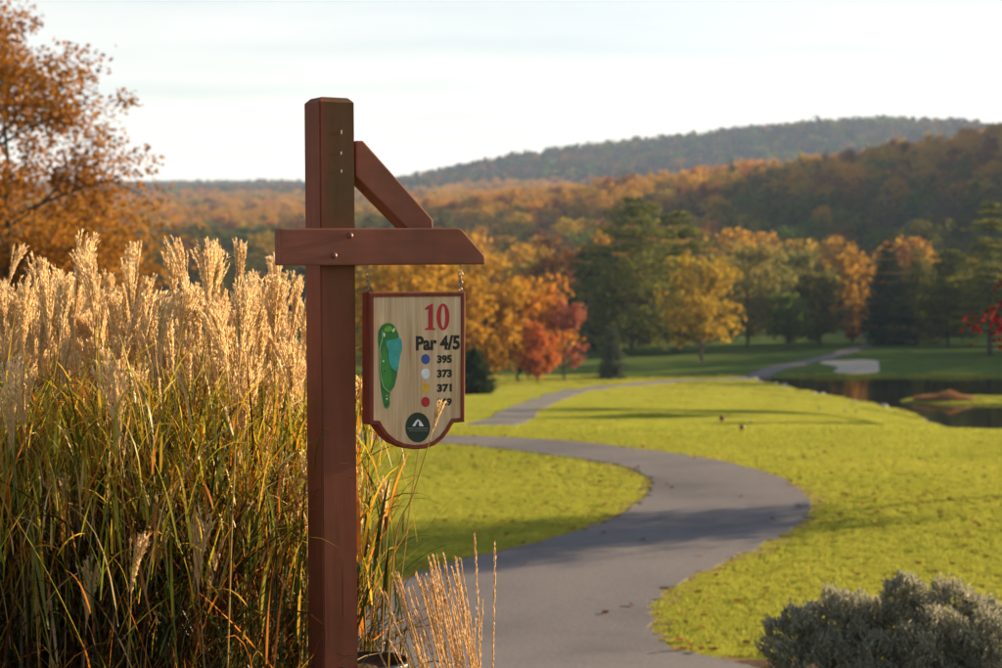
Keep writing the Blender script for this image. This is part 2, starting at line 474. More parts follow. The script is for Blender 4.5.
far_c = smooth_line([np.array(q) for q in [(-13.0, 36.6), (-9.5, 38.2), (-6.0, 41.5), (-3.2, 46.0)]] + [on_ground(*p, d0=46)[:2] for p in [(497, 424.2), (520, 412), (545, 401), (572, 392), (610, 386.5), (660, 382.5), (705, 380), (742, 378.6)]] +
                    [on_ground(*p, d0=184)[:2] for p in [(768, 371.5), (800, 363.5), (832, 356), (858, 348), (872, 343.5), (884, 340.5), (868, 336.5), (842, 334)]])
tg = np.gradient(far_c, axis=0); tg /= np.linalg.norm(tg, axis=1)[:, None]
nr = np.stack([-tg[:, 1], tg[:, 0]], 1)
hw = np.interp(far_c[:, 1], [45, 60, 120, 190, 300], [0.95, 0.72, 0.95, 1.1, 1.1])[:, None]
path_far = ribbon('cart_path', far_c + nr * hw, far_c - nr * hw, M_path, 0.05, ncross=5)

def in_poly(x, y, P):
    c = np.zeros(len(x), bool); j = len(P) - 1
    for i in range(len(P)):
        xi, yi = P[i]; xj, yj = P[j]
        if yi != yj:
            c ^= ((yi > y) != (yj > y)) & (x < (xj - xi) * (y - yi) / (yj - yi) + xi)
        j = i
    return c

# ------------------------------------------------------------------ pond
m, n, l = new_mat('pond_water')
out = n.new('ShaderNodeOutputMaterial'); p = n.new('ShaderNodeBsdfPrincipled')
p.inputs['Base Color'].default_value = (0.012, 0.014, 0.010, 1); p.inputs['Roughness'].default_value = 0.04
p.inputs['IOR'].default_value = 1.33
tc = n.new('ShaderNodeTexCoord'); nb = n.new('ShaderNodeTexNoise'); nb.inputs['Scale'].default_value = 1.3; nb.inputs['Detail'].default_value = 4
bp = n.new('ShaderNodeBump'); bp.inputs['Strength'].default_value = 0.10; bp.inputs['Distance'].default_value = 0.05
l(tc.outputs['Object'], nb.inputs['Vector']); l(nb.outputs['Fac'], bp.inputs['Height']); l(bp.outputs[0], p.inputs['Normal'])
l(p.outputs[0], out.inputs['Surface'])
Vp = np.array([(22, 92, 0), (140, 92, 0), (140, 187, 0), (22, 187, 0)], float); Vp[:, 2] = CAMZ - POND_H
pond = link('pond', np_mesh('pond', Vp, [np.array([[0, 1, 2, 3]])], [m])); tag(pond, kind='structure')

# sand bunker on the far bank: a filled bowl with a raised lip
bk = [(838, 360.5), (862, 360), (877, 361), (879, 366), (878, 372), (862, 373.5), (842, 373.5), (833, 371.5), (838, 367.5), (822, 364), (821, 362)]
bw = smooth_line([on_ground(*p, d0=184)[:2] for p in bk + [bk[0]]], 5)[:-1]
cB = bw.mean(0)
Vb = []
for k, f in enumerate((1.0, 0.93, 0.6, 0.25)):
    q = cB + (bw - cB) * f
    Vb.append(np.concatenate([q, (gz(q[:, 0], q[:, 1]) + (0.02, 0.045, 0.03, 0.03)[k])[:, None]], 1))
nB = len(bw)
Fb = np.concatenate([np.stack([k * nB + np.arange(nB), k * nB + (np.arange(nB) + 1) % nB, (k + 1) * nB + (np.arange(nB) + 1) % nB, (k + 1) * nB + np.arange(nB)], 1) for k in range(3)])
Vb = np.concatenate(Vb + [np.array([[*cB, gz(*cB) + 0.03]])])
bunker = link('sand_bunker', np_mesh('sand_bunker', Vb, [Fb, np.stack([3 * nB + np.arange(nB), 3 * nB + (np.arange(nB) + 1) % nB, np.full(nB, 4 * nB)], 1)], [M_sand], [0, 0], smooth=True))
tag(bunker, kind='structure')

# mulch bed where the post and the shrubs stand
qa = np.linspace(0, 2 * math.pi, 40, endpoint=False)
def bed(cx, cy, rx, ry, name, lift=0.02):
    V = [[cx, cy, gz(cx, cy) + lift + 0.02]]; Fb = []
    ring = [0.5, 0.85, 1.0]
    for f in ring:
        for a in qa:
            w = 1 + 0.06 * math.sin(3 * a + cx) + 0.04 * math.sin(7 * a)
            x = cx + rx * f * w * math.cos(a); y = cy + ry * f * w * math.sin(a)
            V.append([x, y, gz(x, y) + (lift if f < 1 else -0.05)])
    N = len(qa)
    tri = [(0, 1 + k, 1 + (k + 1) % N) for k in range(N)]
    for r in range(2):
        Fb += [(1 + r * N + k, 1 + (r + 1) * N + k, 1 + (r + 1) * N + (k + 1) % N, 1 + r * N + (k + 1) % N) for k in range(N)]
    o = link(name, np_mesh(name, np.array(V), [np.array(Fb), np.array(tri)], [M_soil], [0, 0], smooth=True))
    tag(o, kind='structure')
bed(-1.7, 6.2, 2.6, 2.3, 'planting_bed')
bed(2.6, 11.0, 2.1, 3.85, 'planting_bed')

# ------------------------------------------------------------------ trees
def bez(a, b, c, n):
    t = np.linspace(0, 1, n)[:, None]
    return a * (1 - t) ** 2 + 2 * b * t * (1 - t) + c * t * t

def broadleaf(seed, H, R, base=0.25, nlimb=14, nleaf=3000, leaf=0.35, sub=5, clr=0.17, round_=1.0, fork=1, lean=0.0, trunk_r=None, detail=5, top=0.75, up=0.35, fill=0.0):
    """trunk with limbs and twigs; leaves gathered round the twig ends"""
    rng = np.random.default_rng(seed)
    wood = MB(); C = []
    tr = trunk_r or H * 0.018
    zc = H * (base + 1) / 2; zh = H * (1 - base) / 2 * 1.03
    for f in range(fork):
        a0 = rng.uniform(0, 6.28)
        off = np.array([math.cos(a0), math.sin(a0), 0]) * (0.06 * H if fork > 1 else 0.02 * H)
        P = np.array([[0, 0, -0.3], off * 0.3 + [0, 0, H * 0.2], off + [lean * 0.4 * H, 0, H * 0.55], off * 1.6 + [lean * H, 0, H * 0.96]])
        P = smooth_line(P, 5); P[1:, :2] += rng.normal(size=(len(P) - 1, 2)) * 0.008 * H
        rr = tr / math.sqrt(fork) * np.linspace(1, 0.12, len(P)) ** 0.8; rr[0] *= 1.35
        wood.add(*tube(P, rr, detail + 1))
        for i in range(nlimb // fork):
            s = base * 0.85 + (top + 0.15 - base * 0.85) * ((i + rng.uniform(0, 0.8)) / (nlimb // fork))
            k = np.clip(s * (len(P) - 1), 0, len(P) - 1.01); p0 = P[int(k)] * (1 - k % 1) + P[int(k) + 1] * (k % 1)
            az = i * 2.399 + rng.uniform(-0.5, 0.5) + a0
            ze = min(p0[2] + H * up * rng.uniform(0.3, 1.0) * (1 - 0.5 * s), H * 0.97)
            u = np.clip((ze - zc) / zh, -0.98, 0.98)
            rad = R * (1 - abs(u) ** (2 * round_)) ** 0.5 * rng.uniform(0.72, 1.08)
            if u < 0: rad = max(rad, R * 0.55 * rng.uniform(0.7, 1.1))
            e = np.array([math.cos(az) * rad, math.sin(az) * rad, 0]) + [p0[0] * 0.6, p0[1] * 0.6, ze]
            mid = p0 * 0.5 + e * 0.5 + [0, 0, -0.05 * H * rng.uniform(-0.4, 1)]
            B = bez(p0, mid, e, detail + 1)
            r0 = tr * 0.42 * (1 - 0.55 * s)
            wood.add(*tube(B, np.linspace(r0, r0 * 0.18, len(B)), detail - 1))
            C.append(e)
            for q in range(sub):
                t = rng.uniform(0.35, 0.95)
                b0 = bez(p0, mid, e, 21)[int(t * 20)]
                d = (e - p0) / (np.linalg.norm(e - p0) + 1e-6) * 0.6 + rng.normal(size=3) * 0.6; d[2] += 0.25
                b1 = b0 + d * R * rng.uniform(0.22, 0.42)
                b1[2] = min(b1[2], H)
                wood.add(*tube(bez(b0, (b0 + b1) / 2 + rng.normal(size=3) * 0.03 * R, b1, 4), np.linspace(r0 * 0.35, r0 * 0.08, 4), 3))
                C.append(b1); C.append(b0 * 0.4 + b1 * 0.6)
        for q in range(5): C.append(P[-1] - [0, 0, H * 0.05 * q] + rng.normal(size=3) * 0.05 * R)
    C = np.array(C)
    if fill:
        k = int(len(C) * fill)
        th = rng.uniform(0, 6.28, k); uu = rng.uniform(-0.8, 0.9, k); rr = R * 0.75 * np.sqrt(rng.uniform(0.1, 1, k)) * np.sqrt(1 - uu ** 2)
        C = np.vstack([C, np.stack([np.cos(th) * rr, np.sin(th) * rr, zc + uu * zh * 0.9], 1)])
    wgt = rng.uniform(0.3, 1.6, len(C)); wgt /= wgt.sum()
    idx = rng.choice(len(C), nleaf, p=wgt)
    g = rng.normal(size=(nleaf, 3)); g /= (np.linalg.norm(g, axis=1) ** 0.45)[:, None]
    P = C[idx] + g * (clr * R * rng.uniform(0.6, 1.2, len(C))[idx])[:, None] * [1, 1, 0.75]
    P[:, 2] = np.maximum(P[:, 2], H * 0.06)
    leaves = cards(P, leaf * rng.uniform(0.6, 1.35, nleaf), rng, 0.65)
    return wood, leaves

def conifer(seed, H, R, nleaf=3500, leaf=0.5, base=0.05, droop=0.12, whorls=22, irregular=0.15, per=6, shape=0.9, detail=5, flat=1.0):
    rng = np.random.default_rng(seed)
    wood = MB(); P = np.array([[0, 0, -0.3], [0, 0, H * 0.4], [rng.normal() * 0.01 * H, 0, H * 0.99]])
    wood.add(*tube(smooth_line(P, 4), H * 0.017 * np.linspace(1, 0.08, 9), detail + 1))
    pts = []; axs = []
    wts = []
    for w in range(whorls):
        s = base + (0.985 - base) * (w + rng.uniform(-0.3, 0.3)) / whorls
        s = np.clip(s, base, 0.985)
        for q in range(per):
            az = q * 6.283 / per + w * 1.1 + rng.uniform(-0.3, 0.3)
            Lb = R * (1 - s) ** shape * rng.uniform(1 - 2 * irregular, 1 + irregular)
            if s < base + 0.12: Lb *= 0.8
            Lb = max(Lb, 0.04 * R)
            p0 = np.array([0, 0, s * H]); d = np.array([math.cos(az), math.sin(az), 0])
            e = p0 + d * Lb + [0, 0, -droop * Lb * rng.uniform(0.4, 1.3) + 0.12 * Lb * s]
            mid = (p0 + e) / 2 + [0, 0, 0.06 * Lb]
            B = bez(p0, mid, e, 5)
            wood.add(*tube(B, np.linspace(H * 0.0045 * (1.1 - s), H * 0.0008, 5), 3))
            n = max(2, int(5 * Lb / R * 10))
            t = np.sqrt(rng.uniform(0.04, 1, n))
            q_ = p0 * ((1 - t) ** 2)[:, None] + 2 * mid * (t * (1 - t))[:, None] + e * (t ** 2)[:, None]
            pts.append(q_); axs.append(np.tile(d, (n, 1)) + [0, 0, -0.1]); wts.append(np.full(n, Lb / R))
    pts = np.concatenate(pts); axs = np.concatenate(axs); wts = np.concatenate(wts)
    idx = rng.choice(len(pts), nleaf)
    sc = (0.10 * R * (0.35 + wts[idx]))[:, None]
    Q = pts[idx] + rng.normal(size=(nleaf, 3)) * sc * [1, 1, 0.4 * flat]
    ax = axs[idx] * 1.0
    return wood, cards(Q, leaf * rng.uniform(0.6, 1.3, nleaf), rng, 0.32, axis=ax, wob=0.5)

FM = {
 'gold':   foliage('leaf_gold', [(0.22, 0.11, 0.012), (0.42, 0.235, 0.022), (0.58, 0.36, 0.045)], 0.45),
 'yellow': foliage('leaf_yellow', [(0.15, 0.11, 0.012), (0.33, 0.22, 0.02), (0.50, 0.36, 0.045)], 0.45),
 'orange': foliage('leaf_orange', [(0.28, 0.105, 0.012), (0.50, 0.215, 0.02), (0.60, 0.34, 0.04)], 0.45),
 'red':    foliage('leaf_scarlet', [(0.30, 0.065, 0.025), (0.46, 0.13, 0.035), (0.55, 0.26, 0.05)], 0.4),
 'pink':   foliage('leaf_dusty_red', [(0.22, 0.08, 0.05), (0.38, 0.12, 0.07), (0.46, 0.24, 0.11)], 0.4),
 'crimson': foliage('leaf_crimson', [(0.09, 0.009, 0.012), (0.18, 0.014, 0.02), (0.28, 0.03, 0.03)], 0.45),
 'rust':   foliage('leaf_rust', [(0.11, 0.045, 0.016), (0.20, 0.085, 0.028), (0.30, 0.14, 0.04)], 0.4),
 'oak':    foliage('leaf_oak', [(0.15, 0.065, 0.015), (0.31, 0.135, 0.022), (0.43, 0.24, 0.04)], 0.5, noise=0.35, nscale=0.5),
 'olive':  foliage('leaf_olive', [(0.055, 0.055, 0.014), (0.11, 0.105, 0.022), (0.18, 0.15, 0.035)], 0.4),
 'green':  foliage('leaf_green', [(0.05, 0.08, 0.014), (0.095, 0.145, 0.022), (0.16, 0.20, 0.035)], 0.4),
 'fir':    foliage('needle_dark', [(0.020, 0.034, 0.018), (0.036, 0.058, 0.026), (0.07, 0.09, 0.035)], 0.2),
 'pine':   foliage('needle_pine', [(0.05, 0.065, 0.015), (0.125, 0.14, 0.026), (0.25, 0.235, 0.045)], 0.4),
 'pale':   foliage('leaf_pale_olive', [(0.10, 0.115, 0.035), (0.20, 0.195, 0.055), (0.36, 0.27, 0.06)], 0.4),
 'spruce': foliage('needle_grey', [(0.045, 0.065, 0.042), (0.085, 0.11, 0.068), (0.16, 0.17, 0.10)], 0.2),
 'bare':   foliage('twig_grey', [(0.07, 0.05, 0.04), (0.12, 0.085, 0.065), (0.16, 0.11, 0.075)], 0.2),
}

def plant_tree(name, label, cat, px, d, ytop, col, gen, group=None, X=None, H=None, **kw):
    """a tree standing on the ground below picture column px at distance d, its tip at picture row ytop"""
    if X is None: X = (px - 501) / F * d
    z0 = float(gz(X, d))
    if H is None: H = at(px, ytop, d)[2] - z0
    Rm = kw.pop('R')
    wood, leaves = gen(H=H, R=Rm, **kw)
    t = empty(name, (X, d, z0), 0)
    tag(t, label, cat, group)
    link('trunk', wood.mesh('trunk', [M_bark], True), t)
    link('crown', np_mesh('crown', leaves[0], [leaves[1]], [FM[col]]), t)
    return t

# --- middle distance: trees round the green and pond
GG = 'golden trees in a row behind the sign'
plant_tree('maple_tree', 'golden autumn tree behind the left part of the sign board', 'tree', 398, 150, 252, 'gold', broadleaf, GG, seed=11, R=4.6, base=0.14, nlimb=20, nleaf=5200, leaf=0.5, clr=0.2)
plant_tree('maple_tree', 'golden autumn tree behind the right half of the sign board', 'tree', 446, 158, 258, 'gold', broadleaf, GG, seed=12, R=4.4, base=0.13, nlimb=20, nleaf=5200, leaf=0.5, clr=0.2)
plant_tree('maple_tree', 'golden yellow tree just right of the hanging sign', 'tree', 484, 164, 284, 'gold', broadleaf, GG, seed=13, R=3.9, base=0.12, nlimb=18, nleaf=4600, leaf=0.45, clr=0.2)
plant_tree('maple_tree', 'tall orange gold tree left of the scarlet tree', 'tree', 519, 168, 280, 'orange', broadleaf, GG, seed=14, R=3.7, base=0.14, nlimb=18, nleaf=4600, leaf=0.45, clr=0.19)
plant_tree('maple_tree', 'small scarlet orange tree beside the far path', 'tree', 538, 160, 326, 'red', broadleaf, seed=15, R=1.75, base=0.16, nlimb=14, nleaf=2400, leaf=0.36, clr=0.2)
plant_tree('maple_tree', 'dusty red tree with a bare trunk right of the orange trees', 'tree', 564, 170, 298, 'pink', broadleaf, seed=16, R=2.1, base=0.24, nlimb=16, nleaf=2600, leaf=0.34, clr=0.19, up=0.5)
plant_tree('spruce_tree', 'dark green spruce beside the lower right edge of the sign', 'tree', 474, 118, 345, 'fir', conifer, seed=21, R=1.7, nleaf=2600, leaf=0.45)
plant_tree('spruce_tree', 'lone small conical spruce on the lawn beside the far path', 'tree', 612, 176, 322, 'spruce', conifer, seed=22, R=1.75, nleaf=3200, leaf=0.4, whorls=26)
plant_tree('pine_tree', 'tallest broad green pine in the centre beyond the lawn', 'tree', 632, 226, 192, 'pine', conifer, seed=31, R=9.0, nleaf=9000, leaf=0.8, base=0.08, droop=-0.02, whorls=20, irregular=0.3, shape=0.6)
plant_tree('pine_tree', 'broad green pine right of the tallest one, leaning limbs', 'tree', 676, 236, 208, 'pine', conifer, seed=32, R=8.0, nleaf=8000, leaf=0.8, base=0.08, droop=-0.05, whorls=18, irregular=0.35, shape=0.6)
plant_tree('pine_tree', 'shorter dark pine left of the tall central pine', 'tree', 596, 244, 240, 'fir', conifer, seed=33, R=7.0, nleaf=6500, leaf=0.8, base=0.05, whorls=18, irregular=0.25, shape=0.6)
plant_tree('maple_tree', 'dull russet tree behind the dusty red tree', 'tree', 556, 262, 238, 'rust', broadleaf, seed=34, R=4.6, base=0.1, nlimb=18, nleaf=3600, leaf=0.6)
plant_tree('maple_tree', 'bright yellow tree right of the central pines', 'tree', 702, 206, 256, 'yellow', broadleaf, seed=47, R=4.7, base=0.16, nlimb=24, nleaf=4200, leaf=0.5, clr=0.13)
plant_tree('shade_tree', 'rounded pale olive tree behind the yellow tree', 'tree', 748, 252, 247, 'pale', broadleaf, seed=42, R=5.6, base=0.1, nlimb=20, nleaf=5200, leaf=0.6)
plant_tree('shade_tree', 'rounded olive gold tree above the small green tree', 'tree', 790, 262, 254, 'pale', broadleaf, seed=43, R=5.2, base=0.1, nlimb=20, nleaf=4800, leaf=0.6)
plant_tree('shade_tree', 'small round bright green tree by the far tree line', 'tree', 787, 236, 294, 'green', broadleaf, seed=44, R=2.6, base=0.2, nlimb=16, nleaf=3000, leaf=0.42, fill=0.4)
plant_tree('shade_tree', 'dull dark olive tree right of the small green tree', 'tree', 820, 250, 276, 'olive', broadleaf, seed=48, R=3.8, base=0.12, nlimb=18, nleaf=3600, leaf=0.5)
plant_tree('maple_tree', 'orange gold tree in the far tree line above the red shrubs', 'tree', 853, 268, 250, 'gold', broadleaf, seed=45, R=3.8, base=0.1, nlimb=18, nleaf=4200, leaf=0.5)
plant_tree('spruce_tree', 'dark wide spruce beside the far end of the path', 'tree', 888, 252, 242, 'fir', conifer, seed=46, R=4.4, nleaf=6000, leaf=0.7, base=0.03, shape=0.7)
plant_tree('spruce_tree', 'dark spruce second to the right of the path end', 'tree', 918, 262, 246, 'pine', conifer, seed=47, R=4.8, nleaf=6000, leaf=0.7, base=0.05, shape=0.6, irregular=0.25)
plant_tree('pine_tree', 'green pine between the dark spruces and the tall right pine', 'tree', 948, 250, 246, 'pine', conifer, seed=49, R=5.2, nleaf=6000, leaf=0.7, base=0.1, droop=-0.02, shape=0.5, irregular=0.3)
plant_tree('pine_tree', 'tall layered pine at the right edge beyond the pond', 'tree', 990, 216, 196, 'pine', conifer, seed=50, R=5.0, nleaf=7500, leaf=0.6, base=0.14, droop=-0.06, whorls=16, irregular=0.35, shape=0.5, flat=0.6)
for k, (px, d, yt, lab) in enumerate([(853, 284, 329, 'dark red shrub left of the far end of the path'), (889, 286, 333, 'smaller dark red shrub right of the far end of the path')]):
    plant_tree('red_shrub', lab, 'shrub', px, d, yt, 'crimson', broadleaf, seed=60 + k, R=1.0, base=0.03, nlimb=8, nleaf=700, leaf=0.3, sub=3, clr=0.3, fill=0.6)
# --- near red tree reaching into the frame from the right
plant_tree('japanese_maple', 'crimson leaved tree reaching in from the right edge', 'tree', 1122, 26, 0, 'crimson', broadleaf, H=3.5, seed=72, R=1.75, base=0.58, nlimb=22, nleaf=11000, leaf=0.085, fork=2, clr=0.16, trunk_r=0.07, up=0.2)
# --- big russet tree on the left
plant_tree('oak_tree', 'large russet orange oak rising above the plumed grass at left', 'tree', 12, 38, -8, 'oak', broadleaf, seed=83, R=2.25, base=0.12, nlimb=38, nleaf=30000, leaf=0.115, sub=7, clr=0.17, fork=3, detail=7, round_=0.8, trunk_r=0.17, up=0.4)
plant_tree('oak_tree', 'smaller rust tree at the left edge behind the plumed grass', 'tree', 80, 46, 190, 'oak', broadleaf, seed=84, R=2.6, base=0.1, nlimb=22, nleaf=6500, leaf=0.16, sub=5, clr=0.2, round_=0.8)
# --- trees standing outside the frame on the right, whose shade falls over the fairway
SH = 'shade trees right of the fairway'
for k, (X, Y, Hm, R_) in enumerate([(42, 93, 17, 3.6), (35, 80, 14.5, 2.4), (50, 96, 19, 4), (36, 70, 12, 2.0), (82, 196, 17, 6), (78, 216, 18, 6), (88, 238, 19, 6), (84, 262, 19, 6), (96, 284, 20, 7), (72, 208, 14, 4.5), (74, 228, 15, 5), (76, 250, 15, 5), (86, 184, 15, 6), (100, 205, 19, 7), (92, 226, 19, 7), (98, 250, 20, 7), (110, 300, 22, 8), (104, 268, 20, 7), (112, 222, 22, 8), (118, 320, 22, 8)]):
    plant_tree('shade_tree', 'rust coloured shade tree standing right of the fairway outside the picture', 'tree', 0, Y, 0, 'rust', broadleaf, SH, X=X, H=Hm * 0.9, seed=90 + k, R=R_, base=0.12, nlimb=14, nleaf=2200, leaf=0.9, clr=0.2)

# --- forest on the hills
def forest_proto(seed, kind, col, nleaf=900):
    if kind == 'c': wood, lv = conifer(seed, 16, 4.2, nleaf=nleaf, leaf=1.2, whorls=14, shape=0.7, irregular=0.25, detail=4)
    elif kind == 'b': wood, lv = broadleaf(seed, 15, 5.2, base=0.2, nlimb=18, nleaf=int(nleaf * 0.4), leaf=0.6, detail=4)
    else: wood, lv = broadleaf(seed, 14.5, 5.2, base=0.14, nlimb=13, nleaf=int(nleaf * 1.9), leaf=0.72, sub=3, detail=4, fill=0.15, clr=0.2)
    wood.add(lv[0], lv[1], 1)
    return wood.mesh('forest_tree', [M_bark, FM[col]])
protos = []
for k, (kind, col) in enumerate([('l', 'gold'), ('l', 'gold'), ('l', 'orange'), ('l', 'rust'), ('l', 'rust'), ('l', 'olive'), ('l', 'olive'), ('l', 'olive'), ('l', 'green'), ('b', 'bare'), ('b', 'rust'), ('c', 'fir'), ('c', 'pine'), ('l', 'yellow')]):
    protos.append((forest_proto(200 + k, kind, col), kind, col))
NP = len(protos)
PRIM = {'gold': 'gold', 'orange': 'orange', 'rust': 'rust', 'olive': 'olive', 'green': 'green', 'bare': 'grey bare', 'fir': 'dark conifer', 'pine': 'pine', 'yellow': 'yellow'}
rng = np.random.default_rng(77)
def scatter_forest(y0, y1, n, tlim=(-0.34, 0.36), mind=6.0, seedv=3):
    r = np.random.default_rng(seedv)
    Y = np.sqrt(r.uniform(y0 ** 2, y1 ** 2, n * 3)); T = r.uniform(*tlim, n * 3); X = T * Y
    cell = {}; keep = []
    for k in range(len(X)):
        md = mind * (Y[k] / y0) ** 0.35
        c = (int(X[k] // md), int(Y[k] // md)); ok = True
        for a in (-1, 0, 1):
            for b in (-1, 0, 1):
                q = cell.get((c[0] + a, c[1] + b))
                if q is not None and (X[q] - X[k]) ** 2 + (Y[q] - Y[k]) ** 2 < md * md: ok = False
        if ok:
            cell[c] = k; keep.append(k)
            if len(keep) >= n: break
    return X[keep], Y[keep]
def species(X, Y, r):
    """which kind grows where: slow patches, with sun and shade worked into the mix"""
    xi = 501 + F * X / Y
    patch = np.sin(X * 0.03 + 1.3) + np.sin(Y * 0.022 + X * 0.011) + r.normal(size=len(X)) * 0.9
    warm = np.array([0, 1, 2, 13, 0, 3, 1]); mid = np.array([0, 9, 5, 4, 13, 10, 7]); dark = np.array([5, 6, 7, 8, 11, 12, 9])
    sel = np.where(patch > 1.25, 0, np.where(patch > -0.1, 1, 2))
    high = Y > 610
    sel = np.where(high & (r.uniform(size=len(X)) < 0.82), 0, sel)  # warm kinds up high paint the sunlight on the ridge crowns
    sel = np.where((Y < 560) & (sel == 0) & (r.uniform(size=len(X)) < 0.75), 1, sel)
    sel = np.where((Y < 620) & (xi < 420) & (r.uniform(size=len(X)) < 0.8), 2, sel)  # dark kinds at the left front put that slope's shade into its colour
    pick = r.integers(0, 7, len(X))
    return np.where(sel == 0, warm[pick], np.where(sel == 1, mid[pick], dark[pick]))
fx_, fy_ = scatter_forest(318, 900, 2600, mind=6.2)
ft = 501 + F * fx_ / fy_
keep = (fy_ > 345) | ((ft < 560) | (ft > 590)) 
fx_, fy_ = fx_[keep], fy_[keep]
fidx = species(fx_, fy_, rng)
fs = rng.uniform(0.7, 1.12, len(fx_)); frz = rng.uniform(0, 6.28, len(fx_))
order = np.argsort(fy_)
inview = np.abs(501 + F * fx_ / fy_ - 501) < 520
ind = [k for k in order if inview[k]][:290]
indset = set(ind)
for k in ind:
    me, kind, col = protos[fidx[k]]
    o = link('forest_tree', me, None, (fx_[k], fy_[k], float(gz(fx_[k], fy_[k])) - 0.2), (0, 0, frz[k]))
    o.scale = (fs[k] * 1.05, fs[k] * 1.05, fs[k] * rng.uniform(0.85, 1.1))
    xi_ = 501 + F * fx_[k] / fy_[k]
    where = [w for lim, w in [(140, 'behind the russet oak'), (300, 'above the plumed grass'), (365, 'behind the post'), (470, 'behind the hanging sign'), (545, 'behind the golden trees'), (590, 'behind the dusty red tree'), (660, 'behind the tallest pine'), (690, 'behind the leaning pine'), (730, 'behind the yellow tree'), (770, 'behind the pale olive tree'), (840, 'above the small green tree'), (880, 'above the red shrubs'), (940, 'behind the dark spruces'), (9999, 'behind the tall right pine')] if xi_ < lim][0]
    rank = 'at the forest edge' if fy_[k] < 340 else 'in the second rank of the forest' if fy_[k] < 362 else 'in the third rank of the forest' if fy_[k] < 385 else 'up the wooded slope'
    tag(o, PRIM[col] + (' tree ' if col not in ('fir', 'pine') else ' ') + rank + ' ' + where, 'tree', 'trees at the foot of the wooded hill')

def gn_scatter(name, P, rz, S, idx, proto_meshes, label=None, kind='stuff', tilt=None, cat=None):
    coll = bpy.data.collections.new(name + '_kinds')
    for k, me in enumerate(proto_meshes):
        po = bpy.data.objects.new('%s_kind_%02d' % (name, k), me); coll.objects.link(po)
    me = bpy.data.meshes.new(name)
    me.vertices.add(len(P)); me.vertices.foreach_set('co', np.asarray(P, np.float32).ravel())
    a = me.attributes.new('idx', 'INT', 'POINT'); a.data.foreach_set('value', np.asarray(idx, np.int32))
    a = me.attributes.new('rot', 'FLOAT_VECTOR', 'POINT')
    rv = np.zeros((len(P), 3), np.float32); rv[:, 2] = rz
    if tilt is not None: rv[:, :2] = tilt
    a.data.foreach_set('vector', rv.ravel())
    a = me.attributes.new('scl', 'FLOAT_VECTOR', 'POINT')
    S = np.asarray(S, np.float32); S = np.repeat(S[:, None], 3, 1) if S.ndim == 1 else S
    a.data.foreach_set('vector', S.ravel())
    o = link(name, me)
    ng = bpy.data.node_groups.new(name, 'GeometryNodeTree')
    ng.interface.new_socket('Geometry', in_out='INPUT', socket_type='NodeSocketGeometry')
    ng.interface.new_socket('Geometry', in_out='OUTPUT', socket_type='NodeSocketGeometry')
    gi = ng.nodes.new('NodeGroupInput'); go = ng.nodes.new('NodeGroupOutput')
    ci = ng.nodes.new('GeometryNodeCollectionInfo'); ci.inputs['Collection'].default_value = coll
    ci.inputs['Separate Children'].default_value = True; ci.inputs['Reset Children'].default_value = True
    ip = ng.nodes.new('GeometryNodeInstanceOnPoints'); ip.inputs['Pick Instance'].default_value = True
    def attr(nm, t):
        q = ng.nodes.new('GeometryNodeInputNamedAttribute'); q.data_type = t; q.inputs['Name'].default_value = nm
        return q.outputs['Attribute']
    ng.links.new(gi.outputs[0], ip.inputs['Points']); ng.links.new(ci.outputs[0], ip.inputs['Instance'])
    ng.links.new(attr('idx', 'INT'), ip.inputs['Instance Index'])
    ng.links.new(attr('rot', 'FLOAT_VECTOR'), ip.inputs['Rotation'])
    ng.links.new(attr('scl', 'FLOAT_VECTOR'), ip.inputs['Scale'])
    ng.links.new(ip.outputs[0], go.inputs[0])
    md = o.modifiers.new('scatter', 'NODES'); md.node_group = ng
    if label: tag(o, label, cat)
    tag(o, kind=kind)
    return o

rest = np.array([k for k in range(len(fx_)) if k not in indset])
PM = [p[0] for p in protos]
gn_scatter('hillside_forest', np.stack([fx_[rest], fy_[rest], gz(fx_[rest], fy_[rest]) - 0.2], 1), frz[rest], fs[rest], fidx[rest], PM,
           'autumn forest covering the wooded hill behind the golf course', cat='forest')
gx, gy = scatter_forest(900, 1850, 5200, mind=8.0, seedv=9, tlim=(-0.36, 0.36))
r_ = np.random.default_rng(5)
gi_ = species(gx, gy, r_)
gn_scatter('valley_forest', np.stack([gx, gy, gz(gx, gy) - 0.3], 1), r_.uniform(0, 6.28, len(gx)), r_.uniform(0.8, 1.3, len(gx)), gi_, PM,
           'golden forest filling the valley left of the post', cat='forest')
# far ridges: simple low crowns
def lump(seed):
    wood, lv = broadleaf(seed, 15, 6.5, base=0.05, nlimb=7, nleaf=110, leaf=3.2, sub=2, detail=3, clr=0.25)
    return lv
FAR = []
for k, c in enumerate(['olive', 'bare', 'olive', 'rust', 'bare', 'green', 'bare']):  # dull crown colours stand in for shade on the mountain
    lv = lump(300 + k); FAR.append(np_mesh('far_tree', lv[0], [lv[1]], [FM[c]]))
hx, hy = scatter_forest(1850, 3300, 9000, mind=11, seedv=12, tlim=(-0.36, 0.38))
gn_scatter('mountain_forest', np.stack([hx, hy, gz(hx, hy) - 0.5], 1), r_.uniform(0, 6.28, len(hx)), r_.uniform(0.9, 1.5, len(hx)), r_.integers(0, 7, len(hx)), FAR,
           'hazy forest on the far mountain ridge', cat='forest')

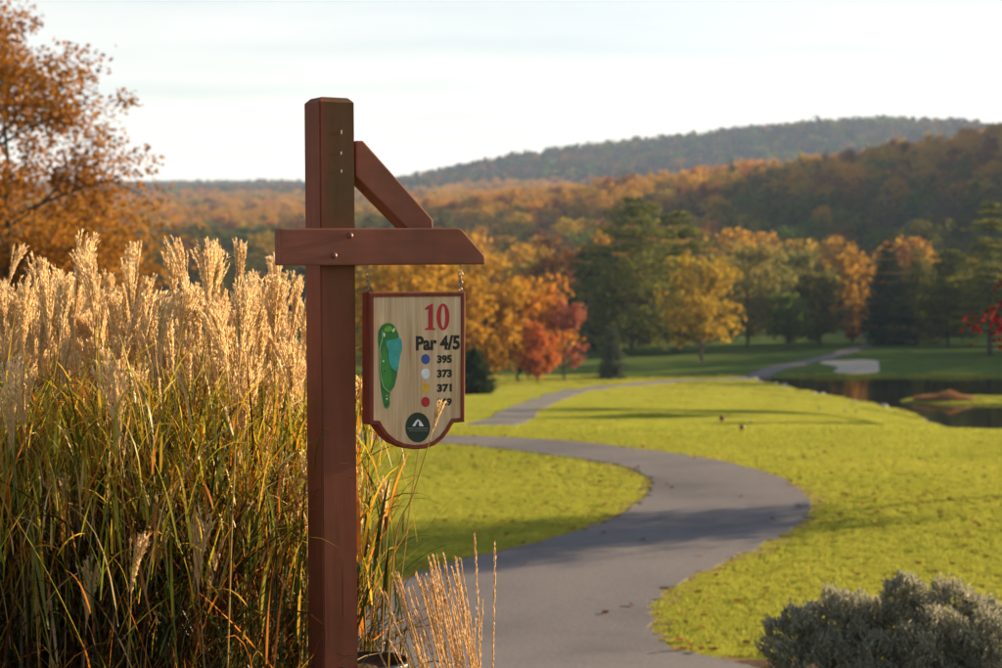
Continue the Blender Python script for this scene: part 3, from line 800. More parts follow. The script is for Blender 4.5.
# ------------------------------------------------------------------ lawn grass
def tuft_mesh(seed, nb, spread, hgt, w):
    r = np.random.default_rng(seed); V = []; Fq = []
    for b in range(nb):
        a = r.uniform(0, 6.28); rad = spread * math.sqrt(r.uniform(0, 1)); x, y = rad * math.cos(a), rad * math.sin(a)
        d = r.uniform(0, 6.28); lean = r.uniform(0.1, 0.9) * hgt; h = hgt * r.uniform(0.6, 1.2)
        tx, ty = math.cos(d), math.sin(d); ww = w * r.uniform(0.7, 1.3)
        px, py = -ty * ww / 2, tx * ww / 2
        k = len(V)
        V += [(x - px, y - py, -0.01), (x + px, y + py, -0.01), (x + tx * lean * .35 + px * .8, y + ty * lean * .35 + py * .8, h * .6), (x + tx * lean * .35 - px * .8, y + ty * lean * .35 - py * .8, h * .6),
              (x + tx * lean, y + ty * lean, h)]
        Fq.append((k, k + 1, k + 2, k + 3)); Fq.append((k + 3, k + 2, k + 4, k + 4))
    Fq = np.array(Fq)
    return np_mesh('tuft', np.array(V), [Fq[0::2], Fq[1::2][:, :3]], [M_tuft], [0, 0])
T1 = [tuft_mesh(400 + k, 18, 0.060, 0.032, 0.0042) for k in range(4)]
T2 = [tuft_mesh(410 + k, 90, 0.36, 0.036, 0.013) for k in range(4)]
def on_path(X, Y):
    bad = in_poly(X, Y, NEARPOLY)
    dd = np.full(len(X), 1e9)
    for k in range(0, len(far_c), 2): dd = np.minimum(dd, np.hypot(X - far_c[k, 0], Y - far_c[k, 1]) - hw[k, 0])
    return bad | (dd < 0.05)
r_ = np.random.default_rng(21)
def lawn(y0, y1, n, pw, lim=0.42):
    u = r_.uniform(0, 1, n); Y = (y0 ** pw + u * (y1 ** pw - y0 ** pw)) ** (1 / pw)
    X = r_.uniform(-lim, lim, n) * Y
    k = ~on_path(X, Y) & (pond_depth(X, Y) < -0.4)
    return X[k], Y[k]
X, Y = lawn(12.5, 36, 120000, 0.9)
k = np.hypot((X - 2.6) / 2.1, (Y - 11.0) / 3.85) > 1; X, Y = X[k], Y[k]
gn_scatter('near_lawn_grass', np.stack([X, Y, gz(X, Y)], 1), r_.uniform(0, 6.28, len(X)), r_.uniform(0.7, 1.3, len(X)), r_.integers(0, 4, len(X)), T1, 'short mown yellow green grass along the path', cat='grass')
X, Y = lawn(30, 184, 80000, 0.9, 0.36)
gn_scatter('fairway_grass', np.stack([X, Y, gz(X, Y)], 1), r_.uniform(0, 6.28, len(X)), r_.uniform(0.7, 1.3, len(X)), r_.integers(0, 4, len(X)), T2, 'mown fairway grass running down to the pond', cat='grass')
# fallen leaves
M_dead = foliage('fallen_leaf', [(0.10, 0.045, 0.018), (0.22, 0.095, 0.035), (0.32, 0.17, 0.06)], 0.2)
X, Y = lawn(14.5, 34, 2000, 0.6, 0.33)
k = (np.sin(X * 1.3) + np.sin(Y * 0.9 + X) + r_.normal(size=len(X)) > 0.2); X, Y = X[k], Y[k]
ke = r_.integers(0, len(oW), 130); ee = np.where(r_.uniform(size=130)[:, None] < 0.5, oW[ke], iW[ke]) + r_.normal(size=(130, 2)) * 0.22; X = np.append(X, ee[:, 0]); Y = np.append(Y, ee[:, 1])
Xp_ = r_.uniform(-1.2, 3.4, 26); Yp_ = r_.uniform(15, 33, 26); X = np.append(X, Xp_); Y = np.append(Y, Yp_)
V, Fq = cards(np.stack([X, Y, gz(X, Y) + 0.045], 1), r_.uniform(0.05, 0.13, len(X)), r_, 0.75, wob=1.0)
V = V.reshape(-1, 4, 3); cz = V[:, :, 2].mean(1, keepdims=True); V[:, :, 2] = cz + (V[:, :, 2] - cz) * 0.35
o = link('fallen_leaves', np_mesh('fallen_leaves', V.reshape(-1, 3), [Fq], [M_dead])); tag(o, 'brown fallen leaves scattered over the lawn and path', 'leaves', kind='stuff')

# ------------------------------------------------------------------ pond edge stones, brush mound, tee markers
def rock_mesh(seed):
    bm = bmesh.new(); bmesh.ops.create_icosphere(bm, subdivisions=2, radius=1)
    r = np.random.default_rng(seed); A = r.normal(size=(6, 3))
    for v in bm.verts:
        c = v.co.normalized(); s = 1 + 0.16 * sum(math.sin(3 * c.dot(Vector(a)) + i) for i, a in enumerate(A)) / 2
        v.co = c * s; v.co.z *= 0.6; v.co.x *= 1.25
    me = bpy.data.meshes.new('stone'); bm.to_mesh(me); bm.free(); me.materials.append(M_rock)
    return me
RK = [rock_mesh(s) for s in range(4)]
r_ = np.random.default_rng(8); nrock = 0
for Yq in np.arange(112, 182, 0.75):
    if r_.uniform() < 0.3: continue
    xs = np.arange(20, 40, 0.05); pdv = pond_depth(xs, np.full_like(xs, Yq)); q = np.argmax(pdv > -0.1)
    X = xs[q] + r_.normal() * 0.5
    if X > 39 or X < 22: continue
    s = r_.uniform(0.14, 0.36)
    o = link('shore_stone', RK[r_.integers(4)], None, (X, Yq, min(float(gz(X, Yq)), CAMZ - POND_H + 0.1) + s * 0.15), (r_.normal() * 0.2, r_.normal() * 0.2, r_.uniform(0, 6)))
    o.scale = (s, s, s)
    tag(o, 'grey stone lining the near shore of the pond', 'stone', 'stones lining the near pond shore'); nrock += 1
# heap of dry brush on the spit
mound = empty('brush_mound', (36.6, 148.5, float(gz(36.6, 148.5)))); tag(mound, 'low tawny mound of dry grass on the spit in the pond', 'grass mound')
M_brush = foliage('dry_brush', [(0.16, 0.075, 0.03), (0.30, 0.16, 0.07), (0.40, 0.24, 0.11)], 0.35)
th = r_.uniform(0, 6.28, 2600); rr = np.sqrt(r_.uniform(0, 1, 2600))
P = np.stack([np.cos(th) * rr * 2.5, np.sin(th) * rr * 1.5, (0.30 * np.sqrt(1 - rr ** 2) + 0.42 * np.exp(-((np.cos(th) * rr * 2.5 - 0.7) / 0.9) ** 2) * (1 - rr ** 2) + 0.10 * np.sin(np.cos(th) * rr * 9) * (1 - rr)) * r_.uniform(0.35, 1, 2600)], 1)
V, Fq = cards(P, r_.uniform(0.3, 0.75, 2600), r_, 0.10, axis=np.array([[0.25, 0, 0.9]]), wob=0.6)
link('dry_blades', np_mesh('dry_blades', V, [Fq], [M_brush]), mound)['kind'] = 'stuff'

M_mark = plain('tee_marker_paint', (0.16, 0.02, 0.012), 0.5)
M_stake = plain('dark_stake', (0.03, 0.025, 0.02), 0.7)
def uv_ball(name, r, mat, sz=1.0):
    bm = bmesh.new(); bmesh.ops.create_uvsphere(bm, u_segments=16, v_segments=10, radius=r)
    for v in bm.verts:
        v.co.z *= sz
        if v.co.z < -0.55 * r: v.co.z = -0.55 * r
    me = bpy.data.meshes.new(name); bm.to_mesh(me); bm.free(); me.materials.append(mat)
    for p_ in me.polygons: p_.use_smooth = True
    return me
mk = uv_ball('ball', 0.085, M_mark, 1.1)
for lab, px, py in [('dark red tee marker, left one of the nearer pair on the fairway', 722, 424), ('dark red tee marker, right one of the nearer pair on the fairway', 742, 433),
                    ('small tee marker near the pond shore, left of its pair', 845, 414), ('small tee marker near the pond shore, right of its pair', 856, 414)]:
    g = on_ground(px, py, d0=25)
    t = empty('tee_marker', g); tag(t, lab, 'tee marker', 'tee markers on the fairway')
    s = min(1.0, g[1] / 55)
    b = link('ball', mk, t, (0, 0, 0.16 * s)); b.scale = (s, s, s)
    V, Fq = tube([[0, 0, -0.08], [0, 0, 0.1 * s]], [0.012, 0.012], 6); link('spike', np_mesh('spike', V, [Fq], [M_stake]), t)
for lab, p0, p1 in [('thin dark stake lying on the fairway by the tee markers', (750, 425), (776, 434)), ('thin dark stake lying on the fairway toward the pond', (820, 409), (829, 428))]:
    a = on_ground(*p0, d0=25); b = on_ground(*p1, d0=25)
    b = a + (b - a) * min(1, 2.6 / np.linalg.norm(b - a))
    b[2] = gz(b[0], b[1])
    V, Fq = tube(np.array([a, (a + b) / 2, b]) + [0, 0, 0.07], [0.04, 0.045, 0.04], 6)
    o = link('marker_stake', np_mesh('marker_stake', V, [Fq], [M_stake])); tag(o, lab, 'stake')

# ------------------------------------------------------------------ sign post
TH = math.radians(30)
def wood_paint(name, c0, c1, stain, amt=0.5, left_clean=False, horiz=False):
    """weathered stain on timber: lengthwise grain, scuffs, greenish algae"""
    m, n, l = new_mat(name)
    out = n.new('ShaderNodeOutputMaterial'); p = n.new('ShaderNodeBsdfPrincipled')
    p.inputs['Roughness'].default_value = 0.72; p.inputs['Specular IOR Level'].default_value = 0.25
    tc = n.new('ShaderNodeTexCoord')
    mp = n.new('ShaderNodeMapping'); mp.inputs['Scale'].default_value = (45, 45, 4) if not horiz else (4, 45, 45)
    l(tc.outputs['Object'], mp.inputs[0])
    g = n.new('ShaderNodeTexNoise'); g.inputs['Scale'].default_value = 1; g.inputs['Detail'].default_value = 6; g.inputs['Distortion'].default_value = 0.6
    l(mp.outputs[0], g.inputs['Vector'])
    r = ramp(n, [(0.3, c0), (0.7, c1)]); l(g.outputs['Fac'], r.inputs['Fac'])
    b = n.new('ShaderNodeTexNoise'); b.inputs['Scale'].default_value = 7; b.inputs['Detail'].default_value = 5
    l(tc.outputs['Object'], b.inputs['Vector'])
    r2 = ramp(n, [(0.42, (0, 0, 0)), (0.68, (1, 1, 1))]); l(b.outputs['Fac'], r2.inputs['Fac'])
    k = n.new('ShaderNodeMath'); k.operation = 'MULTIPLY'; k.inputs[1].default_value = amt
    l(r2.outputs['Color'], k.inputs[0])
    fac = k.outputs[0]
    if left_clean:      # algae grows on the upper, weather-facing part
        sx = n.new('ShaderNodeSeparateXYZ'); l(tc.outputs['Object'], sx.inputs[0])
        mr = n.new('ShaderNodeMapRange'); mr.inputs['From Min'].default_value = 1.2; mr.inputs['From Max'].default_value = 1.75
        l(sx.outputs['Z'], mr.inputs['Value'])
        my = n.new('ShaderNodeMapRange'); my.inputs['From Min'].default_value = -0.052; my.inputs['From Max'].default_value = -0.03
        l(sx.outputs['X'], my.inputs['Value'])
        q = n.new('ShaderNodeMath'); q.operation = 'MULTIPLY'; l(mr.outputs[0], q.inputs[0]); l(my.outputs[0], q.inputs[1])
        a = n.new('ShaderNodeMath'); a.operation = 'MULTIPLY_ADD'; a.inputs[1].default_value = 0.55
        l(q.outputs[0], a.inputs[0]); l(k.outputs[0], a.inputs[2]); fac = a.outputs[0]
    mx = n.new('ShaderNodeMixRGB'); mx.inputs['Color2'].default_value = (*stain, 1)
    l(fac, mx.inputs['Fac']); l(r.outputs['Color'], mx.inputs['Color1'])
    mc = n.new('ShaderNodeMapping'); mc.inputs['Scale'].default_value = (70, 70, 1.6) if not horiz else (1.6, 70, 70); l(tc.outputs['Object'], mc.inputs[0])
    cn = n.new('ShaderNodeTexNoise'); cn.inputs['Scale'].default_value = 1; cn.inputs['Detail'].default_value = 2; l(mc.outputs[0], cn.inputs['Vector'])
    cr = ramp(n, [(0.0, (1, 1, 1)), (0.70, (1, 1, 1)), (0.72, (0.42, 0.38, 0.35)), (0.75, (0.42, 0.38, 0.35))]); l(cn.outputs['Fac'], cr.inputs['Fac'])
    fn = n.new('ShaderNodeTexNoise'); fn.inputs['Scale'].default_value = 2.6; fn.inputs['Detail'].default_value = 7; fn.inputs['Roughness'].default_value = 0.65; l(tc.outputs['Object'], fn.inputs['Vector'])
    fr = ramp(n, [(0.35, (0.80, 0.78, 0.76)), (0.65, (1.16, 1.15, 1.14))]); l(fn.outputs['Fac'], fr.inputs['Fac'])
    m1 = n.new('ShaderNodeMixRGB'); m1.blend_type = 'MULTIPLY'; m1.inputs['Fac'].default_value = 1; l(mx.outputs[0], m1.inputs['Color1']); l(cr.outputs['Color'], m1.inputs['Color2'])
    m2 = n.new('ShaderNodeMixRGB'); m2.blend_type = 'MULTIPLY'; m2.inputs['Fac'].default_value = 1; l(m1.outputs[0], m2.inputs['Color1']); l(fr.outputs['Color'], m2.inputs['Color2'])
    l(m2.outputs[0], p.inputs['Base Color'])
    bp = n.new('ShaderNodeBump'); bp.inputs['Strength'].default_value = 0.10; bp.inputs['Distance'].default_value = 0.003
    l(g.outputs['Fac'], bp.inputs['Height']); l(bp.outputs[0], p.inputs['Normal'])
    l(p.outputs[0], out.inputs['Surface'])
    return m
M_post = wood_paint('post_stain', (0.165, 0.047, 0.027), (0.195, 0.060, 0.037), (0.058, 0.052, 0.018), 0.2, True)
M_beam = wood_paint('beam_stain', (0.195, 0.064, 0.045), (0.235, 0.082, 0.058), (0.12, 0.058, 0.036), 0.45, horiz=True)
M_frame = wood_paint('sign_frame_stain', (0.105, 0.022, 0.016), (0.20, 0.045, 0.026), (0.05, 0.02, 0.016), 0.5)
M_metal = plain('galvanised_steel', (0.26, 0.23, 0.19), 0.42, 1.0)
M_bolt = plain('painted_bolt', (0.17, 0.06, 0.045), 0.5)
M_drip = plain('bird_dropping', (0.75, 0.75, 0.72), 0.8)

PX0 = at(331.5, 400, 5.0)
PO = Vector((PX0[0], 5.0, float(gz(PX0[0], 5.0)) - 0.02))
post_e = empty('sign_post', PO, TH)
tag(post_e, 'red brown timber sign post with a cross beam and diagonal brace', 'sign post')
Rinv = np.array(Matrix.Rotation(-TH, 3, 'Z'))
def loc(px, py, nrm):
    """picture point to local (u, z) on the plane nrm in front of the post axis"""
    o = Rinv @ (np.array([0, 0, CAMZ]) - np.array(PO)); r = Rinv @ ray(px, py)
    t = (-nrm - o[1]) / r[1]
    q = o + r * t
    return q[0], q[2]
HWP = 0.0525
ztop = loc(329, 98.5, 0)[1]
bm = bmesh.new()
bmesh.ops.create_cube(bm, size=1)
for v in bm.verts: v.co = Vector((v.co.x * 2 * HWP, v.co.y * 2 * HWP, ztop if v.co.z > 0 else -0.35))
top_e = [e for e in bm.edges if all(abs(v.co.z - ztop) < 1e-5 for v in e.verts)]
bmesh.ops.bevel(bm, geom=top_e, offset=0.014, segments=1, affect='EDGES')
vert_e = [e for e in bm.edges if abs(e.verts[0].co.z - e.verts[1].co.z) > 0.5]
bmesh.ops.bevel(bm, geom=vert_e, offset=0.004, segments=2, affect='EDGES')
for v in bm.verts: v.co.x -= (v.co.z - 1.0) * 0.0045
me = bpy.data.meshes.new('post'); bm.to_mesh(me); bm.free(); me.materials.append(M_post)
link('post', me, post_e)
NB0, NB1 = HWP, HWP + 0.042
bo = [loc(x, y, NB1) for x, y in [(280.5, 228.5), (459, 227.8), (462, 229), (484.5, 255), (485.5, 259), (485.5, 264.5), (280.5, 265.5)]]
me = prism('beam', bo, -NB1, -NB0, [M_beam], 0.0045)
beam = link('beam', me, post_e)
for bx, by in [(350, 235.5), (334, 255.5)]:
    u, v = loc(bx, by, NB1)
    V, Fq = tube(np.array([[u, -NB1 + 0.004, v], [u, -NB1 - 0.003, v], [u, -NB1 - 0.0045, v], [u, -NB1 - 0.0075, v], [u, -NB1 - 0.009, v]]), [0.0085, 0.0085, 0.0075, 0.006, 0.0005], 14)
    link('bolt', np_mesh('bolt', V, [Fq], [M_bolt], None, True), beam)
NR = 0.040
br = [(356.0, 140.5), (363.5, 140.5), (433, 219), (434, 229), (434, 250), (425, 250), (408, 229), (356.0, 176)]
bl = [loc(x, y, NR) for x, y in br]
bl = [(max(u, HWP + 0.0015 - (v - 1) * 0.0045), v) for u, v in bl]
me = prism('brace', bl, -NR, 0.032, [M_beam], 0.005)
link('brace', me, post_e)
# white droppings run down the upper post
for dx, dy, hh in [(341.5, 132, 4), (341.2, 153, 3), (341.5, 171, 3)]:
    u, v = loc(dx, dy, HWP)
    me = prism('dropping', [(u - 0.0018, v - hh / 720), (u + 0.0012, v - hh / 760), (u + 0.002, v + hh / 800), (u, v + hh / 680), (u - 0.002, v + hh / 900)], -HWP - 0.0006, -HWP + 0.002, [M_drip])
    link('dropping', me, post_e)

# ------------------------------------------------------------------ hanging sign
NS1 = NB0 + 0.021 + 0.023; NS0 = NB0 + 0.021 - 0.023
PF = NS1 - 0.004          # face of the pale panel
sign = empty('hanging_sign', PO, TH)
sign.location = PO
tag(sign, 'hanging golf hole sign with a big red 10 and a course map', 'sign')
oc = [(369.5, 292.5), (465.5, 291.8), (465.2, 422), (454, 423)]
oc += [(449.5 - 0, 431), (444, 438.5), (436, 445), (426, 448.7), (415, 449.6), (404, 448.2), (394, 444), (385.5, 437), (379.5, 429), (377.5, 425.2)]
oc += [(369.5, 425)]
O = np.array([loc(x, y, NS1) for x, y in oc])
def inset(P, w):
    n_ = len(P); out = []
    for k in range(n_):
        a, b, c = P[k - 1], P[k], P[(k + 1) % n_]
        d1 = (b - a) / np.linalg.norm(b - a); d2 = (c - b) / np.linalg.norm(c - b)
        n1 = np.array([d1[1], -d1[0]]); n2 = np.array([d2[1], -d2[0]])
        q = n1 + n2; q /= max(np.dot(q, n1), 0.4)
        out.append(b + q * w)
    return np.array(out)
I_ = inset(O, 0.0125)
# frame: ring with depth
nO = len(O)
def ringv(P, y): return np.array([(u, -y, v) for u, v in P])
V = np.concatenate([ringv(O, NS0), ringv(O, NS1 - 0.003), ringv(O * 1, NS1), ringv(I_, NS1), ringv(I_, NS0)])
Oin = inset(O, 0.003); V[2 * nO:3 * nO] = ringv(Oin, NS1)
Fr = []
for k in range(4):
    Fr += [(k * nO + q, (k + 1) * nO + q, (k + 1) * nO + (q + 1) % nO, k * nO + (q + 1) % nO) for q in range(nO)]
Fr += [(4 * nO + q, q, (q + 1) % nO, 4 * nO + (q + 1) % nO) for q in range(nO)]
link('frame', np_mesh('frame', V, [np.array(Fr)], [M_frame]), sign)
# panel: pale timber
m, n, l = new_mat('sign_panel_wood')
out = n.new('ShaderNodeOutputMaterial'); p = n.new('ShaderNodeBsdfPrincipled'); p.inputs['Roughness'].default_value = 0.65; p.inputs['Specular IOR Level'].default_value = 0.2
tc = n.new('ShaderNodeTexCoord'); mp = n.new('ShaderNodeMapping'); mp.inputs['Scale'].default_value = (38, 10, 2.2); l(tc.outputs['Object'], mp.inputs[0])
g = n.new('ShaderNodeTexNoise'); g.inputs['Scale'].default_value = 1; g.inputs['Detail'].default_value = 7; g.inputs['Distortion'].default_value = 0.9; l(mp.outputs[0], g.inputs['Vector'])
r = ramp(n, [(0.25, (0.42, 0.27, 0.15)), (0.5, (0.60, 0.435, 0.285)), (0.75, (0.72, 0.56, 0.40))]); l(g.outputs['Fac'], r.inputs['Fac'])
mp2 = n.new('ShaderNodeMapping'); mp2.inputs['Scale'].default_value = (160, 10, 5); l(tc.outputs['Object'], mp2.inputs[0])
g2 = n.new('ShaderNodeTexNoise'); g2.inputs['Scale'].default_value = 1; g2.inputs['Detail'].default_value = 3; l(mp2.outputs[0], g2.inputs['Vector'])
r2 = ramp(n, [(0.35, (0.80, 0.74, 0.66)), (0.6, (1, 1, 1))]); l(g2.outputs['Fac'], r2.inputs['Fac'])
mx = n.new('ShaderNodeMixRGB'); mx.blend_type = 'MULTIPLY'; mx.inputs['Fac'].default_value = 0.7
l(r.outputs['Color'], mx.inputs['Color1']); l(r2.outputs['Color'], mx.inputs['Color2']); l(mx.outputs[0], p.inputs['Base Color']); l(p.outputs[0], out.inputs['Surface'])
M_panel = m
Ip = inset(O, 0.0115)
panel = link('panel', prism('panel', [tuple(q) for q in Ip], -PF, -(NS0 + 0.004), [M_panel]), sign)

M_red = plain('sign_red', (0.42, 0.012, 0.022), 0.45); M_black = plain('sign_black', (0.008, 0.008, 0.009), 0.45)
M_blue = plain('sign_blue', (0.03, 0.075, 0.33), 0.4); M_white = plain('sign_white', (0.70, 0.74, 0.84), 0.4); M_yel = plain('sign_yellow', (0.62, 0.36, 0.035), 0.4)
M_mgreen = plain('map_green', (0.014, 0.16, 0.03), 0.45); M_mfair = plain('map_fairway', (0.03, 0.22, 0.03), 0.45); M_mlight = plain('map_putting_green', (0.14, 0.34, 0.03), 0.45)
M_mlake = plain('map_lake', (0.025, 0.30, 0.30), 0.4); M_msand = plain('map_sand', (0.62, 0.60, 0.46), 0.5); M_mpath = plain('map_path', (0.30, 0.42, 0.33), 0.5)
M_logo = plain('logo_green', (0.010, 0.028, 0.020), 0.4)

def flat(name, pts, mat, lv, parent, th=0.0006):
    """a thin raised piece on the panel, outline in picture points"""
    q = [loc(x, y, PF) for x, y in pts]
    return link(name, prism(name, q, -PF - lv - th, -PF - lv + 0.0004, [mat]), parent)
def ell(cx, cy, rx, ry, k=28): return [(cx + rx * math.cos(a), cy + ry * math.sin(a)) for a in np.linspace(0, 2 * math.pi, k, endpoint=False)]
def ring_flat(name, outer_, inner_, mat, lv, parent, th=0.0007):
    a = ringv(np.array([loc(x, y, PF) for x, y in outer_]), PF + lv + th); b = ringv(np.array([loc(x, y, PF) for x, y in inner_]), PF + lv + th)
    c = a + [0, th + 0.0003, 0]; d = b + [0, th + 0.0003, 0]; k = len(a); i = np.arange(k); j = (i + 1) % k
    Fq = np.concatenate([np.stack([i, j, k + j, k + i], 1), np.stack([2 * k + i, 2 * k + j, j, i], 1), np.stack([k + i, k + j, 3 * k + j, 3 * k + i], 1)])
    return link(name, np_mesh(name, np.concatenate([a, b, c, d]), [Fq], [mat]), parent)
# big serif 10
flat('numeral', [(427.3, 306.2), (431.9, 303.7), (432.9, 303.7), (432.9, 326.6), (433.3, 327.9), (435.2, 328.4), (435.2, 330), (425.0, 330), (425.0, 328.4), (427.6, 327.9), (428.2, 326.6), (428.2, 309.4), (427.4, 309.0), (425.4, 310.2), (424.7, 308.6)], M_red, 0, panel)
ring_flat('numeral', ell(443, 316.9, 6.4, 13.4, 40), ell(443, 316.9, 2.15, 11.0, 40), M_red, 0, panel)

def text(name, body, x0, x1, y0, y1, mat, parent, bold=0.018, lv=0.0):
    cu = bpy.data.curves.new(name, 'FONT'); cu.body = body; cu.size = 1; cu.offset = bold; cu.resolution_u = 3
    cu.extrude = 0.02
    to = bpy.data.objects.new(name, cu); COL.objects.link(to)
    bpy.context.view_layer.update()
    me = bpy.data.meshes.new_from_object(to.evaluated_get(bpy.context.evaluated_depsgraph_get()))
    bpy.data.objects.remove(to); bpy.data.curves.remove(cu)
    co = np.empty(len(me.vertices) * 3); me.vertices.foreach_get('co', co); co = co.reshape(-1, 3)
    mn, mx_ = co.min(0), co.max(0)
    (u0, v0), (u1, v1) = loc(x0, y1, PF), loc(x1, y0, PF)
    s = (co - mn) / np.maximum(mx_ - mn, 1e-9)
    W = np.stack([u0 + s[:, 0] * (u1 - u0), -PF - lv + 0.0004 - s[:, 2] * 0.0010, v0 + s[:, 1] * (v1 - v0)], 1)
    me.vertices.foreach_set('co', W.ravel().astype(np.float32)); me.update()
    me.materials.clear(); me.materials.append(mat)
    return link(name, me, parent)
text('lettering', 'Par 4/5', 415.8, 459.8, 335.0, 350.8, M_black, panel, 0.042)
for body, yc_, mt in [('395', 359.2, M_blue), ('373', 373.6, M_white), ('371', 388.0, M_yel), ('369', 402.0, M_red)]:
    flat('tee_dot', ell(425.5, yc_, 4.3, 5.1), mt, 0, panel)
    text('lettering', body, 437, 451.8, yc_ - 4.4, yc_ + 4.4, M_black, panel, 0.055)
# course map
def cp(P): return [(365 + x / 6.36, 310 + y / 6.36) for x, y in P]
def crv(P, k=4): return [tuple(q) for q in smooth_line(list(P) + [P[0]], k)[:-1]]
cmap = flat('course_map', crv(cp([(84, 140), (105, 100), (140, 82), (178, 92), (200, 125), (216, 170), (214, 260), (207, 385), (195, 450), (185, 490), (165, 515), (155, 560), (158, 600), (140, 628), (120, 612), (110, 560), (100, 500), (95, 440), (90, 380), (92, 300), (88, 240), (82, 190)])), M_mgreen, 0, panel)
flat('lake', crv(cp([(134, 197), (180, 186), (225, 178), (235, 240), (224, 290), (215, 340), (207, 390), (185, 380), (163, 362), (150, 310), (147, 260), (136, 230)])), M_mlake, 0.0007, cmap)
flat('fairway', crv(cp([(108, 240), (130, 236), (142, 280), (150, 340), (168, 400), (160, 470), (135, 505), (115, 470), (104, 380), (104, 300)])), M_mfair, 0.0007, cmap)
flat('putting_green', crv(cp([(122, 118), (145, 102), (168, 110), (165, 130), (140, 138), (122, 132)])), M_mlight, 0.0007, cmap)
flat('bunker', crv(cp([(168, 130), (186, 114), (190, 126), (178, 142)])), M_msand, 0.0007, cmap)
flat('bunker', crv(cp([(115, 148), (124, 144), (127, 166), (117, 170)])), M_msand, 0.0007, cmap)
pl = smooth_line(cp([(110, 130), (107, 190), (94, 240), (98, 300), (95, 380), (106, 450), (122, 495), (160, 525)]), 4)
tgn = np.gradient(pl, axis=0); tgn /= np.linalg.norm(tgn, axis=1)[:, None]; nn = np.stack([-tgn[:, 1], tgn[:, 0]], 1) * 0.35
flat('map_path', [tuple(q) for q in np.vstack([pl + nn, (pl - nn)[::-1]])], M_mpath, 0.0014, cmap)
for (x, y), mt in zip([(117, 252), (115, 325), (125, 388), (137, 545), (137, 565), (137, 603)], [M_red, M_white, M_black, M_yel, M_white, M_black]):
    c_ = cp([(x, y)])[0]; flat('tee_mark', ell(c_[0], c_[1], 0.75, 0.85, 10), mt, 0.0014, cmap)
# round club badge
logo = flat('badge', ell(417.7, 427.5, 12.4, 15.0, 44), M_logo, 0, panel)
flat('mountain_emblem', [(412, 426.2), (413.6, 424.0), (415.2, 421.4), (416.6, 419.8), (417.8, 419.3), (419.0, 419.9), (420.6, 421.6), (422.2, 424.0), (423.6, 426.2), (419.4, 426.2), (418.6, 424.6), (419.2, 422.8), (418.2, 421.2), (417.0, 422.2), (416.4, 423.6), (415.2, 424.6), (415.8, 425.3), (414.6, 426.2)], M_white, 0.0007, logo)
M_faint = plain('badge_lettering', (0.20, 0.23, 0.21), 0.5)
rr_ = random.Random(3)
for yb, xa, xb, hh in [(428.4, 407.6, 428.2, 0.55), (430.7, 409.0, 426.8, 0.4)]:
    x = xa
    while x < xb:
        w = rr_.uniform(0.5, 0.9)
        flat('fine_print', [(x, yb - hh), (x + w, yb - hh), (x + w, yb + hh), (x, yb + hh)], M_faint, 0.0007, logo); x += w + 0.45
# hangers: eye screws and chain links
def torus_vf(R0, r0, sx=1.0, N=18, k=8):
    V = []; 
    for a in np.linspace(0, 2 * math.pi, N, endpoint=False):
        for b in np.linspace(0, 2 * math.pi, k, endpoint=False):
            V.append(((R0 + r0 * math.cos(b)) * math.cos(a) * sx, r0 * math.sin(b), (R0 + r0 * math.cos(b)) * math.sin(a)))
    i, j = np.meshgrid(np.arange(N), np.arange(k), indexing='ij')
    return np.array(V), np.stack([i * k + j, i * k + (j + 1) % k, ((i + 1) % N) * k + (j + 1) % k, ((i + 1) % N) * k + j], -1).reshape(-1, 4)
V, Fq = torus_vf(0.0088, 0.0017, 0.72); ME_link = np_mesh('chain_link', V, [Fq], [M_metal], None, True)
V, Fq = torus_vf(0.0072, 0.0017, 1.0); ME_eye = np_mesh('eye_screw', V, [Fq], [M_metal], None, True)
nc = NB0 + 0.021
for px in (367.5, 460.3):
    u, zb = loc(px, 265, nc); zs = loc(px, 292.2, nc)[1]
    mb = MB(); mb.add(*tube([[0, 0, 0.006], [0, 0, 0.034]], [0.0016, 0.0016], 8)); mb.add(*torus_vf(0.0072, 0.0017))
    span = zb - zs
    me_t = mb.mesh('eye_screw', [M_metal], True)
    e1 = link('eye_screw', me_t, sign, (u, -nc, zb - 0.026)); e2 = link('eye_screw', me_t, sign, (u, -nc, zs + 0.008), (math.pi, 0, math.pi / 2))
    z = zb - 0.038; k = 0
    while z > zs + 0.014:
        link('chain_link', ME_link, sign, (u, -nc, z), (0, 0, math.radians(70 if k % 2 == 0 else -15))); z -= 0.0135; k += 1

# ------------------------------------------------------------------ plumed grass
M_blade = foliage('grass_blade', [], trans=0.5, attr='col', gloss=0.012)
M_plume = foliage('plume_silk', [(0.66, 0.46, 0.23), (0.84, 0.655, 0.38), (0.91, 0.79, 0.53)], 0.6, noise=0.1, jitter=0.12, gloss=0.03)
M_stalk = foliage('grass_stalk', [(0.16, 0.12, 0.03), (0.30, 0.20, 0.06), (0.40, 0.26, 0.10)], 0.15, noise=0.2)
PAL = np.array([(0.022, 0.036, 0.008), (0.11, 0.14, 0.015), (0.32, 0.29, 0.026), (0.54, 0.35, 0.035), (0.50, 0.18, 0.022), (0.075, 0.030, 0.010), (0.56, 0.41, 0.20), (0.085, 0.055, 0.026)])

